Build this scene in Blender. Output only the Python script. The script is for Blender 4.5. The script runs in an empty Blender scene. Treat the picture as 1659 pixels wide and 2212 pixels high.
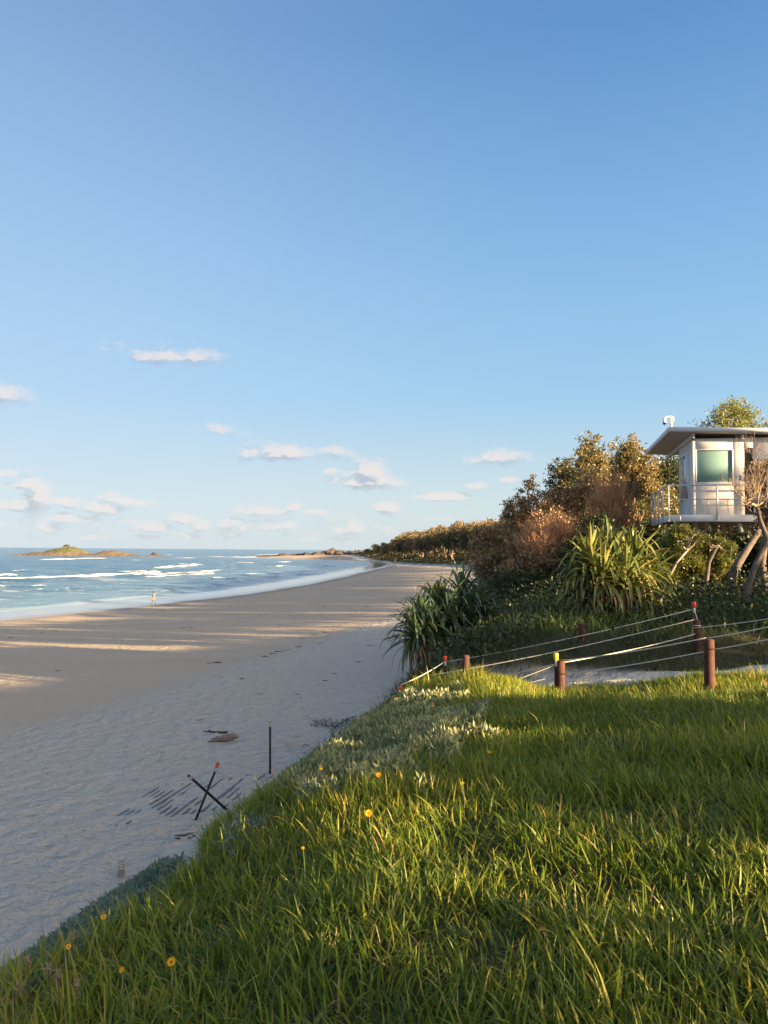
import bpy, math, random
import numpy as np
from mathutils import Vector, Matrix
R = math.radians
scene = bpy.context.scene
COL = scene.collection
random.seed(7); rng = np.random.default_rng(7)

# ------------------------------------------------------------------ camera
CAM_H = 8.3; F = 770.0; PITCH = R(2.85); ROLL = R(0.45)
cd = bpy.data.cameras.new('camera'); cam = bpy.data.objects.new('camera', cd); COL.objects.link(cam)
cd.sensor_fit = 'VERTICAL'; cd.sensor_height = 24.0; cd.lens = 24.0*F/1024.0
cd.clip_start = 0.1; cd.clip_end = 120000
cam.matrix_world = Matrix.Translation((0,0,CAM_H)) @ Matrix.Rotation(R(90)+PITCH,4,'X') @ Matrix.Rotation(ROLL,4,'Z')
scene.camera = cam
scene.render.resolution_x = 768; scene.render.resolution_y = 1024
CM = np.array(cam.matrix_world)[:3,:3]

# ------------------------------------------------------------------ light
SUN_EL = R(11.5); SDX, SDY = 0.85, -0.53           # horizontal direction towards the sun
n_ = math.hypot(SDX,SDY); SDX/=n_; SDY/=n_
SUN = Vector((SDX*math.cos(SUN_EL), SDY*math.cos(SUN_EL), math.sin(SUN_EL)))
sl = bpy.data.lights.new('sun','SUN'); sl.energy = 5.0; sl.angle = R(0.5); sl.color = (1.0,0.69,0.37)
so = bpy.data.objects.new('sun', sl); COL.objects.link(so)
so.rotation_euler = SUN.to_track_quat('Z','Y').to_euler()
scene.view_settings.view_transform = 'Standard'; scene.view_settings.look = 'None'
scene.view_settings.exposure = 2.6; scene.view_settings.gamma = 1.0

def px_dir(px,py):
    d = CM @ np.array([(px-384.0)/F, -(py-512.0)/F, -1.0]); return d
def at(px,py,Y):
    d = px_dir(px,py); t = Y/d[1]; return np.array([d[0]*t, Y, CAM_H+d[2]*t])
def project(P):
    q = (np.asarray(P)-np.array([0,0,CAM_H])) @ CM
    zz = np.minimum(q[...,2], -1e-3)
    px = 384.0+F*q[...,0]/(-zz); py = 512.0-F*q[...,1]/(-zz)
    bad = q[...,2]>-0.05
    return np.where(bad,-9999,px), np.where(bad,-9999,py)

# ------------------------------------------------------------------ node helpers
def nmat(name):
    m = bpy.data.materials.new(name); m.use_nodes = True
    nt = m.node_tree; nt.nodes.clear(); return m, nt
class NT:
    def __init__(s, nt): s.nt = nt
    def n(s, typ, **kw):
        x = s.nt.nodes.new(typ)
        for k,v in kw.items(): setattr(x,k,v)
        return x
    def set(s, sock, v):
        if hasattr(v,'is_linked') or isinstance(v, bpy.types.NodeSocket): s.nt.links.new(v, sock)
        else: sock.default_value = v
    def math(s, op, a, b=0.0, c=None, clamp=False):
        x = s.n('ShaderNodeMath', operation=op); x.use_clamp = clamp
        s.set(x.inputs[0],a); s.set(x.inputs[1],b)
        if c is not None: s.set(x.inputs[2],c)
        return x.outputs[0]
    def mix(s, f, a, b, blend='MIX'):
        x = s.n('ShaderNodeMix', data_type='RGBA', blend_type=blend); x.clamp_factor = True
        s.set(x.inputs['Factor'],f)
        ia, ib = x.inputs[6], x.inputs[7]
        s.set(ia, (*a,1) if isinstance(a,tuple) and len(a)==3 else a)
        s.set(ib, (*b,1) if isinstance(b,tuple) and len(b)==3 else b)
        return x.outputs[2]
    def noise(s, vec, scale, detail=3.0, rough=0.55, dist=0.0):
        x = s.n('ShaderNodeTexNoise'); x.inputs['Scale'].default_value = scale
        x.inputs['Detail'].default_value = detail; x.inputs['Roughness'].default_value = rough
        x.inputs['Distortion'].default_value = dist
        if vec is not None: s.nt.links.new(vec, x.inputs['Vector'])
        return x.outputs['Fac']
    def ss(s, v, lo, hi, tlo=0.0, thi=1.0):
        x = s.n('ShaderNodeMapRange', interpolation_type='SMOOTHSTEP')
        s.set(x.inputs[0],v); s.set(x.inputs[1],lo); s.set(x.inputs[2],hi); s.set(x.inputs[3],tlo); s.set(x.inputs[4],thi)
        return x.outputs[0]
    def attr(s, name):
        return s.n('ShaderNodeAttribute', attribute_name=name).outputs['Fac']
    def scalev(s, vec, sc):
        x = s.n('ShaderNodeVectorMath', operation='MULTIPLY'); s.nt.links.new(vec, x.inputs[0]); x.inputs[1].default_value = sc
        return x.outputs[0]

# ------------------------------------------------------------------ world
w = bpy.data.worlds.new('World'); scene.world = w; w.use_nodes = True
wt = NT(w.node_tree); w.node_tree.nodes.clear()
sky = wt.n('ShaderNodeTexSky', sky_type='NISHITA'); sky.sun_disc = False
sky.sun_elevation = R(14.0); sky.sun_rotation = math.atan2(SDX, SDY); sky.altitude = 0
sky.air_density = 1.0; sky.dust_density = 0.3; sky.ozone_density = 2.2
tc = wt.n('ShaderNodeTexCoord'); DIR = tc.outputs['Generated']
sep = wt.n('ShaderNodeSeparateXYZ'); w.node_tree.links.new(DIR, sep.inputs[0])
AZ = wt.math('ARCTAN2', sep.outputs[0], sep.outputs[1])       # 0 = +Y, positive to the right
EL = wt.math('ARCSINE', sep.outputs[2])
ELp = wt.math('MAXIMUM', EL, 0.0)
# measured colour balance of the evening sky laid over the sky model by elevation
ramp = wt.n('ShaderNodeValToRGB'); cr = ramp.color_ramp
SKYK = [(0.0,(0.68,0.78,0.80)),(0.068,(0.68,0.81,0.84)),(0.203,(0.385,0.665,0.92)),(0.39,(0.265,0.52,0.86)),(0.634,(0.135,0.325,0.66)),(1.0,(0.07,0.19,0.47))]
cr.elements[0].position = 0; cr.elements[0].color = (*SKYK[0][1],1)
cr.elements[1].position = 1; cr.elements[1].color = (*SKYK[-1][1],1)
for p_,c_ in SKYK[1:-1]:
    e = cr.elements.new(p_); e.color = (*c_,1)
w.node_tree.links.new(wt.math('DIVIDE', ELp, 0.95), ramp.inputs[0])
side = wt.ss(AZ, -0.55, 0.35, 1.0, 0.0)                       # paler towards the sea side
sidef = wt.math('MULTIPLY', side, wt.ss(EL,0.0,0.75,0.38,0.16))
graded = wt.mix(sidef, ramp.outputs[0], (0.70,0.82,1.0))
skyb = wt.n('ShaderNodeVectorMath', operation='SCALE'); w.node_tree.links.new(sky.outputs[0], skyb.inputs[0]); skyb.inputs['Scale'].default_value = 0.10
base = wt.mix(0.88, skyb.outputs[0], graded)
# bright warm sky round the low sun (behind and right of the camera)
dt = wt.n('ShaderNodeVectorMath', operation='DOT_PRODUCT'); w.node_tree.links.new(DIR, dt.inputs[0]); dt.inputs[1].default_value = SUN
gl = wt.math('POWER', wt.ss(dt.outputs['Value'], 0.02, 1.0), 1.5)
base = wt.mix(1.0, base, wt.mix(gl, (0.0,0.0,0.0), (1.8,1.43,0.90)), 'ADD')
# clouds : (x, y, half width, half height, strength) as read off the horizon band, turned into azimuth / elevation
CL = [(370,770,115,20,.62),(430,770,60,13,.6),(20,850,46,20,.7),(480,932,46,13,.45),(600,978,95,21,1.0),(720,978,50,12,.75),(795,1022,52,34,1.15),(795,1042,88,17,1.1),
      (1078,988,75,17,.8),(955,1072,75,10,.9),(838,1097,36,15,1.05),(762,1142,36,19,1.1),(225,1098,58,13,1.0),(262,1082,42,14,.9),(80,1072,34,44,1.0),
      (50,1093,72,15,.9),(66,1044,40,12,.8),(145,1084,38,12,1.0),(560,1102,68,12,1.0),(395,1120,42,13,1.0),(1100,1035,36,7,.7),(1030,1049,28,7,.7),(685,1107,36,9,.8),
      (500,1130,40,13,.9),(330,1138,60,10,.8),(440,1134,26,14,.8),(715,1018,28,7,.6),(640,1092,18,9,.7),(150,1122,60,12,.7),(20,1023,26,7,.6),(290,1084,44,8,.6)]
comb = wt.n('ShaderNodeCombineXYZ'); w.node_tree.links.new(AZ, comb.inputs[0]); w.node_tree.links.new(EL, comb.inputs[1])
ng = bpy.data.node_groups.new('cloud_field','ShaderNodeTree')
ng.interface.new_socket('P', in_out='INPUT', socket_type='NodeSocketVector')
ng.interface.new_socket('D', in_out='OUTPUT', socket_type='NodeSocketFloat')
g = NT(ng); gi = g.n('NodeGroupInput'); go = g.n('NodeGroupOutput'); P0 = gi.outputs[0]
nz = g.n('ShaderNodeTexNoise'); nz.inputs['Scale'].default_value = 44; nz.inputs['Detail'].default_value = 7; nz.inputs['Roughness'].default_value = 0.66
ng.links.new(g.scalev(P0,(0.8,1.5,1)), nz.inputs['Vector'])
n1 = nz.outputs['Fac']
wv = g.n('ShaderNodeVectorMath', operation='MULTIPLY_ADD'); ng.links.new(nz.outputs['Color'], wv.inputs[0]); wv.inputs[1].default_value=(0.03,0.012,0); 
sb = g.n('ShaderNodeVectorMath', operation='ADD'); ng.links.new(P0, sb.inputs[0]); sb.inputs[1].default_value=(-0.015,-0.006,0)
ng.links.new(sb.outputs[0], wv.inputs[2]); PW = wv.outputs[0]
acc = None
for (cx,cy,hw,hh,st) in CL:
    k = 768/1659.0
    d = px_dir(cx*k, cy*k); d = d/np.linalg.norm(d); a = math.atan2(d[0],d[1]); e_ = math.asin(d[2])
    sx = 1/(hw*1.02*k/F); sy = 1/(hh*1.2*k/F)
    v = g.n('ShaderNodeVectorMath', operation='MULTIPLY_ADD'); ng.links.new(PW, v.inputs[0]); v.inputs[1].default_value=(sx,sy,0); v.inputs[2].default_value=(-a*sx,-e_*sy,0)
    l = g.n('ShaderNodeVectorMath', operation='LENGTH'); ng.links.new(v.outputs[0], l.inputs[0])
    m = g.math('MULTIPLY_ADD', l.outputs['Value'], -st, st)
    acc = m if acc is None else g.math('MAXIMUM', acc, m)
sp = g.n('ShaderNodeSeparateXYZ'); ng.links.new(P0, sp.inputs[0])
band = g.math('MULTIPLY', g.ss(sp.outputs[1], 0.0, 0.012), g.ss(sp.outputs[1], 0.035, 0.10, 1.0, 0.0))
bn = g.noise(g.scalev(P0,(1.0,3.2,1)), 17, 5, 0.6)
bandd = g.math('SUBTRACT', g.math('MULTIPLY_ADD', bn, 3.0, -1.42), g.math('MULTIPLY', g.math('SUBTRACT',1.0,band), 2.5))
acc = g.math('MAXIMUM', acc, bandd)
D = g.math('ADD', acc, g.math('MULTIPLY_ADD', n1, 2.2, -1.08))
ng.links.new(D, go.inputs[0])
def cloud(vec):
    x = wt.n('ShaderNodeGroup'); x.node_tree = ng; w.node_tree.links.new(vec, x.inputs[0]); return x.outputs[0]
d0 = cloud(comb.outputs[0])
up = wt.n('ShaderNodeVectorMath', operation='ADD'); w.node_tree.links.new(comb.outputs[0], up.inputs[0]); up.inputs[1].default_value=(0.006,0.010,0)
d1 = cloud(up.outputs[0])
dens = wt.ss(d0, -0.08, 0.70)
lit = wt.ss(wt.math('SUBTRACT', d0, d1), -0.20, 0.30)
ccol = wt.mix(lit, (0.44,0.47,0.56), (0.95,0.82,0.77))
ccol = wt.mix(wt.ss(EL, 0.0, 0.09, 0.45, 0.0), ccol, (0.74,0.80,0.82))
final = wt.mix(wt.math('MULTIPLY', dens, 0.64), base, ccol)
grd = wt.ss(EL, -0.06, -0.005)
final = wt.mix(grd, (0.16,0.17,0.17), final)
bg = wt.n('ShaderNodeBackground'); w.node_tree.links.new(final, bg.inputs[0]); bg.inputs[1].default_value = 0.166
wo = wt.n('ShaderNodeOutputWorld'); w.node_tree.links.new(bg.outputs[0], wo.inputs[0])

# ------------------------------------------------------------------ numpy noise / curves
def vnoise(x, y, seed=0):
    xi = np.floor(x).astype(np.int64); yi = np.floor(y).astype(np.int64); xf = x-xi; yf = y-yi
    def h(a,b):
        n = (a*374761393 + b*668265263 + seed*974634777) & 0x7fffffff
        n = ((n ^ (n>>13))*1274126177) & 0x7fffffff
        return ((n ^ (n>>16)) & 0xffff)/65535.0
    u = xf*xf*(3-2*xf); v = yf*yf*(3-2*yf)
    return (h(xi,yi)*(1-u)+h(xi+1,yi)*u)*(1-v)+(h(xi,yi+1)*(1-u)+h(xi+1,yi+1)*u)*v
def fbm(x, y, sc, seed=0, octv=4):
    s=0; a=1; t=0
    for i in range(octv):
        s = s+a*(vnoise(x/sc*2**i+i*17.3, y/sc*2**i-i*9.1, seed+i)-0.5); t+=a; a*=0.5
    return s/t*2
def smooth(a,b,x):
    t = np.clip((x-a)/(b-a),0,1); return t*t*(3-2*t)
def polydist(x, y, pts, closed=False, vals=None):
    best = np.full(x.shape,1e18); sgn = np.ones(x.shape); val = np.zeros(x.shape)
    n = len(pts)
    for i in range(n if closed else n-1):
        ax,ay = pts[i][:2]; bx,by = pts[(i+1)%n][:2]
        dx,dy = bx-ax,by-ay; L = dx*dx+dy*dy
        t = np.clip(((x-ax)*dx+(y-ay)*dy)/L,0,1)
        ex = x-(ax+t*dx); ey = y-(ay+t*dy); d = ex*ex+ey*ey
        m = d<best-1e-9
        best = np.where(m,d,best)
        c = dx*(y-ay)-dy*(x-ax)
        sgn = np.where(m, np.where(c<0,1.0,-1.0), sgn)
        if vals is not None: val = np.where(m, vals[i]*(1-t)+vals[(i+1)%n]*t, val)
    return np.sqrt(best), sgn, val
def chaikin(p, k=2):
    p = [tuple(map(float,a)) for a in p]
    for _ in range(k):
        q=[p[0]]
        for a,b in zip(p,p[1:]):
            q.append(tuple(.75*u+.25*v for u,v in zip(a,b))); q.append(tuple(.25*u+.75*v for u,v in zip(a,b)))
        q.append(p[-1]); p=q
    return p
def inside(px,py,poly):
    c = np.zeros(px.shape,bool); n=len(poly)
    for i in range(n):
        x1,y1=poly[i]; x2,y2=poly[(i+1)%n]
        if y1==y2: continue
        m = ((y1>py)!=(y2>py)) & (px < (x2-x1)*(py-y1)/(y2-y1)+x1)
        c ^= m
    return c

# ------------------------------------------------------------------ terrain
COAST = chaikin([(-120,-3000),(-105,-200),(-82,0),(-62,60),(-44.5,89),(-35,118),(-25,155),(-17,217),(-7,325),(2,430),(2,520),(-10,590),(-45,660),(-105,740),(-150,800),(-140,850),(-60,890),(0,950),(60,1100),(160,1500),(900,3500),(9000,9000)],2)
TOE = chaikin([(-14,-3000),(-9,-40),(-7.6,-10),(-6.5,3),(-5.8,5.5),(-4.75,9),(-3.8,13),(-2.6,18),(-1.2,24),(1,31),(7,52),(15,90),(23,150),(33,230),(36,300),(24,373),(13,440),(0,540),(-20,700),(-40,820),(-20,900),(40,1000),(120,1300),(900,3300),(9500,9000)],2)
PATH = chaikin([(30,9.0,8.6),(14,10.2,7.3),(8,11.2,6.82),(5.3,11.5,6.56),(3.3,12.2,6.38),(1.6,13.1,5.98),(0.4,14.4,5.1),(-0.6,16.4,4.2),(-1.4,18.8,3.3),(-2.2,21.5,2.9)],2)
FN_Q = [-9999,0,1.0,3.4,4.6,6,10,15,25,40,80,300,9999]; FN_Z = [0,0,0.45,2.35,3.27,3.6,3.85,4.4,5.6,7.0,8.0,10,12]
FF_Q = [-9999,0,3,6,15,30,50,80,300,9999]; FF_Z = [0,0,0.9,1.4,2.3,5.0,8.2,9.5,11,14]
def fields(x,y):
    dc,sc_,_ = polydist(x,y,COAST); s = dc*sc_
    dt,st_,_ = polydist(x,y,TOE); q = dt*st_
    return s,q
def H(x,y, full=False):
    x = np.asarray(x,float); y = np.asarray(y,float)
    s,q = fields(x,y)
    beach = np.where(s<0, np.maximum(s*0.05,-9), np.where(s<10, s*0.028, 0.28+(s-10)*0.047))
    beach = np.minimum(beach, 2.75+0.004*np.clip(s,0,400))
    w_ = smooth(30,70,y)
    near = np.interp(q,FN_Q,FN_Z); far = np.interp(q,FF_Q,FF_Z)
    far = far + smooth(20,60,q)*1.6*fbm(x,y,60,5)
    head = smooth(560,680,y)*smooth(980,820,y)
    far = far*(1-0.0*smooth(560,760,y))
    z = beach + near*(1-w_)+far*w_
    near_n = 0.10*fbm(x,y,3.0,11)+0.05*fbm(x,y,0.9,12)
    z = z + near_n*smooth(2.5,5,q)*smooth(60,30,y)
    # trampled dry sand
    dry = smooth(-11.5,-8.5,q+1.6*fbm(x,y,9,3))*(1-smooth(2.0,4.5,q))
    nearm = smooth(70,25,np.hypot(x,y))
    dim = fbm(x*1.0,y*0.75,0.42,21,2)
    z = z + nearm*dry*(0.030*dim+0.03*fbm(x,y,1.6,22,2))
    z = z + nearm*(1-dry)*smooth(6,20,s)*(1-smooth(2,4,q))*(0.012*dim+0.02*fbm(x,y,2.5,23,2))
    # knoll of the near lawn
    z = z + 0.02 - 0.16*np.exp(-((x-2.8)**2/1.2+(y-10.0)**2/1.5)) - 0.30*smooth(7.2,10.2,y)*smooth(1.2,2.6,x)*smooth(14,11,y)
    db,_,_ = polydist(x,y,[(-2.45,4.3),(-2.5,5.6),(-2.2,7.0)]); z = z + 0.15*np.exp(-(db/0.65)**2)
    dp,_,zp = polydist(x,y,PATH,vals=[p[2] for p in PATH])
    z = z - 0.28*np.exp(-(dp/1.6)**2)*smooth(10.8,11.6,y)*smooth(-1,1,x)
    pm = smooth(0.8,0.42,dp+0.25*fbm(x,y,1.2,31,2))
    z = z*(1-pm) + (zp+0.045*fbm(x,y,0.5,32,2)-0.06*smooth(1,0,dp))*pm
    if full: return z,s,q,dry,pm
    return z
def h1(x,y): return float(H(np.array([x]),np.array([y]))[0])
def ray_ground(px,py, tmin=1.5, tmax=3000):
    d = px_dir(px,py); t = np.geomspace(tmin,tmax,1500); X = d[0]*t; Y = d[1]*t; Z = CAM_H+d[2]*t
    g_ = H(X,Y); g_ = np.maximum(g_, 0.0); i = int(np.argmax(Z<g_))
    if not (Z<g_).any(): return None
    for _ in range(2):
        t = np.linspace(t[max(i-1,0)],t[i],60); g_=np.maximum(H(d[0]*t,d[1]*t),0); i=int(np.argmax(CAM_H+d[2]*t<g_)); i=max(i,1)
    hi=t[i]
    return np.array([d[0]*hi,d[1]*hi,CAM_H+d[2]*hi])
def ray_above(px,py,h_,t0=2,t1=14):
    d=px_dir(px,py); t=np.linspace(t0,t1,1500); P=np.outer(t,d)+np.array([0,0,CAM_H]); g_=H(P[:,0],P[:,1]); i=int(np.argmax(P[:,2]-g_<h_)); return P[i],float(g_[i])

# ------------------------------------------------------------------ mesh helpers
def mesh_np(name, V, quads=None, tris=None, attrs=None, smooth_=False):
    me = bpy.data.meshes.new(name); V = np.asarray(V,np.float32)
    me.vertices.add(len(V)); me.vertices.foreach_set('co', V.ravel())
    parts=[]; sizes=[]
    if quads is not None and len(quads): parts.append(np.asarray(quads,np.int32).ravel()); sizes.append(np.full(len(quads),4,np.int32))
    if tris is not None and len(tris): parts.append(np.asarray(tris,np.int32).ravel()); sizes.append(np.full(len(tris),3,np.int32))
    L = np.concatenate(parts); S = np.concatenate(sizes)
    me.loops.add(len(L)); me.loops.foreach_set('vertex_index', L)
    me.polygons.add(len(S)); st = np.concatenate([[0],np.cumsum(S)[:-1]]).astype(np.int32)
    me.polygons.foreach_set('loop_start', st)
    try: me.polygons.foreach_set('loop_total', S)
    except Exception: pass
    if smooth_: me.polygons.foreach_set('use_smooth', np.ones(len(S),bool))
    if attrs:
        for k,v in attrs.items():
            a = me.attributes.new(k,'FLOAT','POINT'); a.data.foreach_set('value', np.asarray(v,np.float32))
    me.update(calc_edges=True); return me
def link(name, me, mat=None, parent=None, loc=None):
    o = bpy.data.objects.new(name, me); COL.objects.link(o)
    if mat is not None: me.materials.append(mat)
    if parent is not None: o.parent = parent
    if loc is not None: o.location = loc
    return o
def tag(o, label=None, cat=None, group=None, kind=None):
    if label: o['label']=label
    if cat: o['category']=cat
    if group: o['group']=group
    if kind: o['kind']=kind
    return o
def empty(name, loc, label, cat, group=None, rz=0.0):
    o = bpy.data.objects.new(name, None); COL.objects.link(o); o.location = loc; o.rotation_euler = (0,0,rz)
    return tag(o,label,cat,group)
def copy_tree(o, loc=None, rz=None, sc=None, label=None, parent=None):
    c = o.copy(); COL.objects.link(c)
    if parent is not None: c.parent = parent
    if loc is not None: c.location = loc
    if rz is not None: c.rotation_euler = (0,0,rz)
    if sc is not None: c.scale = sc if hasattr(sc,'__len__') else (sc,sc,sc)
    if label: c['label']=label
    for ch in list(o.children): copy_tree(ch, parent=c)
    return c
class MB:
    def __init__(s): s.V=[]; s.Q=[]; s.T=[]; s.A=[]
    def add(s, V, Q=None, T=None, a=0.0):
        o = sum(len(v) for v in s.V); s.V.append(np.asarray(V,float)); s.A.append(np.full(len(V),a) if np.isscalar(a) else np.asarray(a))
        if Q is not None and len(Q): s.Q.append(np.asarray(Q)+o)
        if T is not None and len(T): s.T.append(np.asarray(T)+o)
    def box(s, c, size, M=None, bev=0.0):
        sx,sy,sz = [q/2 for q in size]; b = min(bev, sx*.9, sy*.9, sz*.9)
        if b<=0:
            V = np.array([[x,y,z] for x in(-sx,sx) for y in(-sy,sy) for z in(-sz,sz)])
            Q = [(0,1,3,2),(4,6,7,5),(0,4,5,1),(2,3,7,6),(0,2,6,4),(1,5,7,3)]
        else:
            V=[];Q=[]
            def ring(z,ins):
                i0=len(V); ax,ay=sx-ins,sy-ins
                for (x,y) in [(-ax+b,-ay),(ax-b,-ay),(ax,-ay+b),(ax,ay-b),(ax-b,ay),(-ax+b,ay),(-ax,ay-b),(-ax,-ay+b)]: V.append((x,y,z))
                return list(range(i0,i0+8))
            rs=[ring(-sz,b*.7),ring(-sz+b,0),ring(sz-b,0),ring(sz,b*.7)]
            for a_,b_ in zip(rs,rs[1:]):
                for i in range(8): Q.append((a_[i],a_[(i+1)%8],b_[(i+1)%8],b_[i]))
            for r_,fl in ((rs[0],1),(rs[3],0)):
                for q in ((0,1,2,3),(0,3,4,7),(4,5,6,7)):
                    qq=[r_[k] for k in q]; Q.append(tuple(qq[::-1] if fl else qq))
            V=np.array(V)
        if M is not None: V = V @ np.asarray(M).T
        s.add(V+np.asarray(c), Q); return s
    def tube(s, pts, rad, k=8, cap=True, a=0.0):
        pts = np.asarray(pts,float); n=len(pts); rad = np.full(n,rad) if np.isscalar(rad) else np.asarray(rad,float)
        T = np.gradient(pts,axis=0); T /= np.linalg.norm(T,axis=1)[:,None]+1e-12
        up = np.array([0,0,1.]) if abs(T[0][2])<0.9 else np.array([1.,0,0])
        u = np.cross(T[0],up); u/=np.linalg.norm(u); V=[]
        ang = np.arange(k)*2*np.pi/k
        for i in range(n):
            u = u-T[i]*np.dot(u,T[i]); u/=np.linalg.norm(u)+1e-12; v = np.cross(T[i],u)
            V.append(pts[i]+rad[i]*(np.cos(ang)[:,None]*u+np.sin(ang)[:,None]*v))
        V=np.concatenate(V); Q=[]; Tt=[]
        for i in range(n-1):
            for j in range(k): Q.append((i*k+j,i*k+(j+1)%k,(i+1)*k+(j+1)%k,(i+1)*k+j))
        if cap:
            V=np.vstack([V,pts[0],pts[-1]]); c0=n*k; c1=c0+1
            for j in range(k): Tt.append((c0,(j+1)%k,j)); Tt.append((c1,(n-1)*k+j,(n-1)*k+(j+1)%k))
        s.add(V,Q,Tt,a); return s
    def lathe(s, c, prof, k=16):
        pts=[(c[0],c[1],c[2]+z) for r,z in prof]; V=[];Q=[]
        for r,z in prof:
            for j in range(k):
                a=j*2*math.pi/k; V.append((c[0]+r*math.cos(a),c[1]+r*math.sin(a),c[2]+z))
        n=len(prof)
        for i in range(n-1):
            for j in range(k): Q.append((i*k+j,i*k+(j+1)%k,(i+1)*k+(j+1)%k,(i+1)*k+j))
        s.add(V,Q); return s
    def build(s, name, mat, parent=None, smooth_=False, attrs=True, loc=None):
        me = mesh_np(name, np.concatenate(s.V), np.concatenate(s.Q) if s.Q else None, np.concatenate(s.T) if s.T else None,
                     {'rnd':np.concatenate(s.A)} if attrs else None, smooth_)
        return link(name, me, mat, parent, loc)

# ------------------------------------------------------------------ materials
def out(t, sh):
    o = t.n('ShaderNodeOutputMaterial'); t.nt.links.new(sh, o.inputs['Surface'])
def bumpn(t, h, strength, dist):
    b = t.n('ShaderNodeBump'); b.inputs['Strength'].default_value=strength; b.inputs['Distance'].default_value=dist
    t.nt.links.new(h,b.inputs['Height']); return b.outputs[0]
def pbr(name, col, rough=0.6, col2=None, scale=8, bump=0.0, bdist=0.01, metal=0.0, spec=0.5, detail=5):
    m,nt = nmat(name); t = NT(nt); p = t.n('ShaderNodeBsdfPrincipled')
    co = t.n('ShaderNodeTexCoord').outputs['Object']; nz = t.noise(co,scale,detail)
    if col2: nt.links.new(t.mix(t.ss(nz,.35,.65),col,col2),p.inputs['Base Color'])
    else: p.inputs['Base Color'].default_value=(*col,1)
    p.inputs['Roughness'].default_value=rough; p.inputs['Metallic'].default_value=metal; p.inputs['Specular IOR Level'].default_value=spec
    if bump: nt.links.new(bumpn(t,nz,bump,bdist),p.inputs['Normal'])
    out(t,p.outputs[0]); return m
def leafmat(name, cols, trans=0.35, rough=0.5, spec=0.3, tint=None, patch=0.0):
    """cols: colours blended by a per-leaf random attribute"""
    m,nt = nmat(name); t = NT(nt)
    rp = t.n('ShaderNodeValToRGB'); cr = rp.color_ramp
    cr.elements[0].color=(*cols[0],1); cr.elements[-1].color=(*cols[-1],1)
    for i,c in enumerate(cols[1:-1]): 
        e=cr.elements.new((i+1)/(len(cols)-1)); e.color=(*c,1)
    r = t.attr('rnd')
    if patch:
        geo = t.n('ShaderNodeNewGeometry').outputs['Position']
        r = t.math('ADD', r, t.math('MULTIPLY_ADD', t.noise(geo,patch,3), 1.6, -0.8), clamp=True)
    nt.links.new(r, rp.inputs[0])
    p = t.n('ShaderNodeBsdfPrincipled'); nt.links.new(rp.outputs[0],p.inputs['Base Color']); p.inputs['Roughness'].default_value=rough
    p.inputs['Specular IOR Level'].default_value=spec
    tr = t.n('ShaderNodeBsdfTranslucent'); nt.links.new(t.mix(0.5,rp.outputs[0],tint or cols[-1]),tr.inputs[0])
    mx = t.n('ShaderNodeMixShader'); mx.inputs[0].default_value=trans
    nt.links.new(p.outputs[0],mx.inputs[1]); nt.links.new(tr.outputs[0],mx.inputs[2])
    out(t,mx.outputs[0]); return m

M = {}
# ground: sand, wet sand, soil under plants
m,nt = nmat('ground_surface'); t = NT(nt)
geo = t.n('ShaderNodeNewGeometry').outputs['Position']
wet, dry, veg, fg = t.attr('wet'), t.attr('dry'), t.attr('veg'), t.attr('vegfar')
nA = t.noise(geo,0.6,5); nB = t.noise(geo,6,5); nC = t.noise(t.scalev(geo,(0.25,1.0,1)),0.35,4)
sand_dry = t.mix(nB,(0.50,0.465,0.405),(0.62,0.575,0.50)); sand_br = t.mix(nC,(0.37,0.305,0.23),(0.46,0.385,0.295))
c = t.mix(dry, sand_br, sand_dry)
c = t.mix(t.math('MULTIPLY',wet,0.8), c, (0.19,0.155,0.13))
speck = t.ss(t.noise(geo,9,6,0.7),0.70,0.76); c = t.mix(t.math('MULTIPLY',speck,0.5), c, (0.16,0.12,0.09))
soil = t.mix(nB,(0.035,0.035,0.018),(0.07,0.06,0.03)); c = t.mix(veg, c, soil)
fgc = t.mix(t.ss(t.noise(geo,0.12,4),.35,.65),(0.035,0.055,0.022),(0.09,0.12,0.045)); c = t.mix(fg, c, fgc)
p = t.n('ShaderNodeBsdfPrincipled'); nt.links.new(c,p.inputs['Base Color'])
nt.links.new(t.ss(wet,0.55,1.0,0.95,0.16),p.inputs['Roughness'])
nt.links.new(t.ss(wet,0.4,1.0,0.15,0.6),p.inputs['Specular IOR Level'])
v = t.n('ShaderNodeTexVoronoi', feature='SMOOTH_F1'); nt.links.new(t.scalev(geo,(1,0.8,1)),v.inputs['Vector']); v.inputs['Scale'].default_value=2.3; v.inputs['Smoothness'].default_value=0.6
hh = t.math('ADD', t.math('MULTIPLY',v.outputs['Distance'],1.0), t.math('MULTIPLY',t.noise(geo,5.5,4,0.6),1.1))
hh = t.math('MULTIPLY', hh, t.math('MULTIPLY_ADD', dry, 0.85, 0.15))
hh = t.math('MULTIPLY', hh, t.math('SUBTRACT',1.0,wet))
nt.links.new(bumpn(t,hh,1.0,0.32),p.inputs['Normal']); out(t,p.outputs[0]); M['ground']=m

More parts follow.
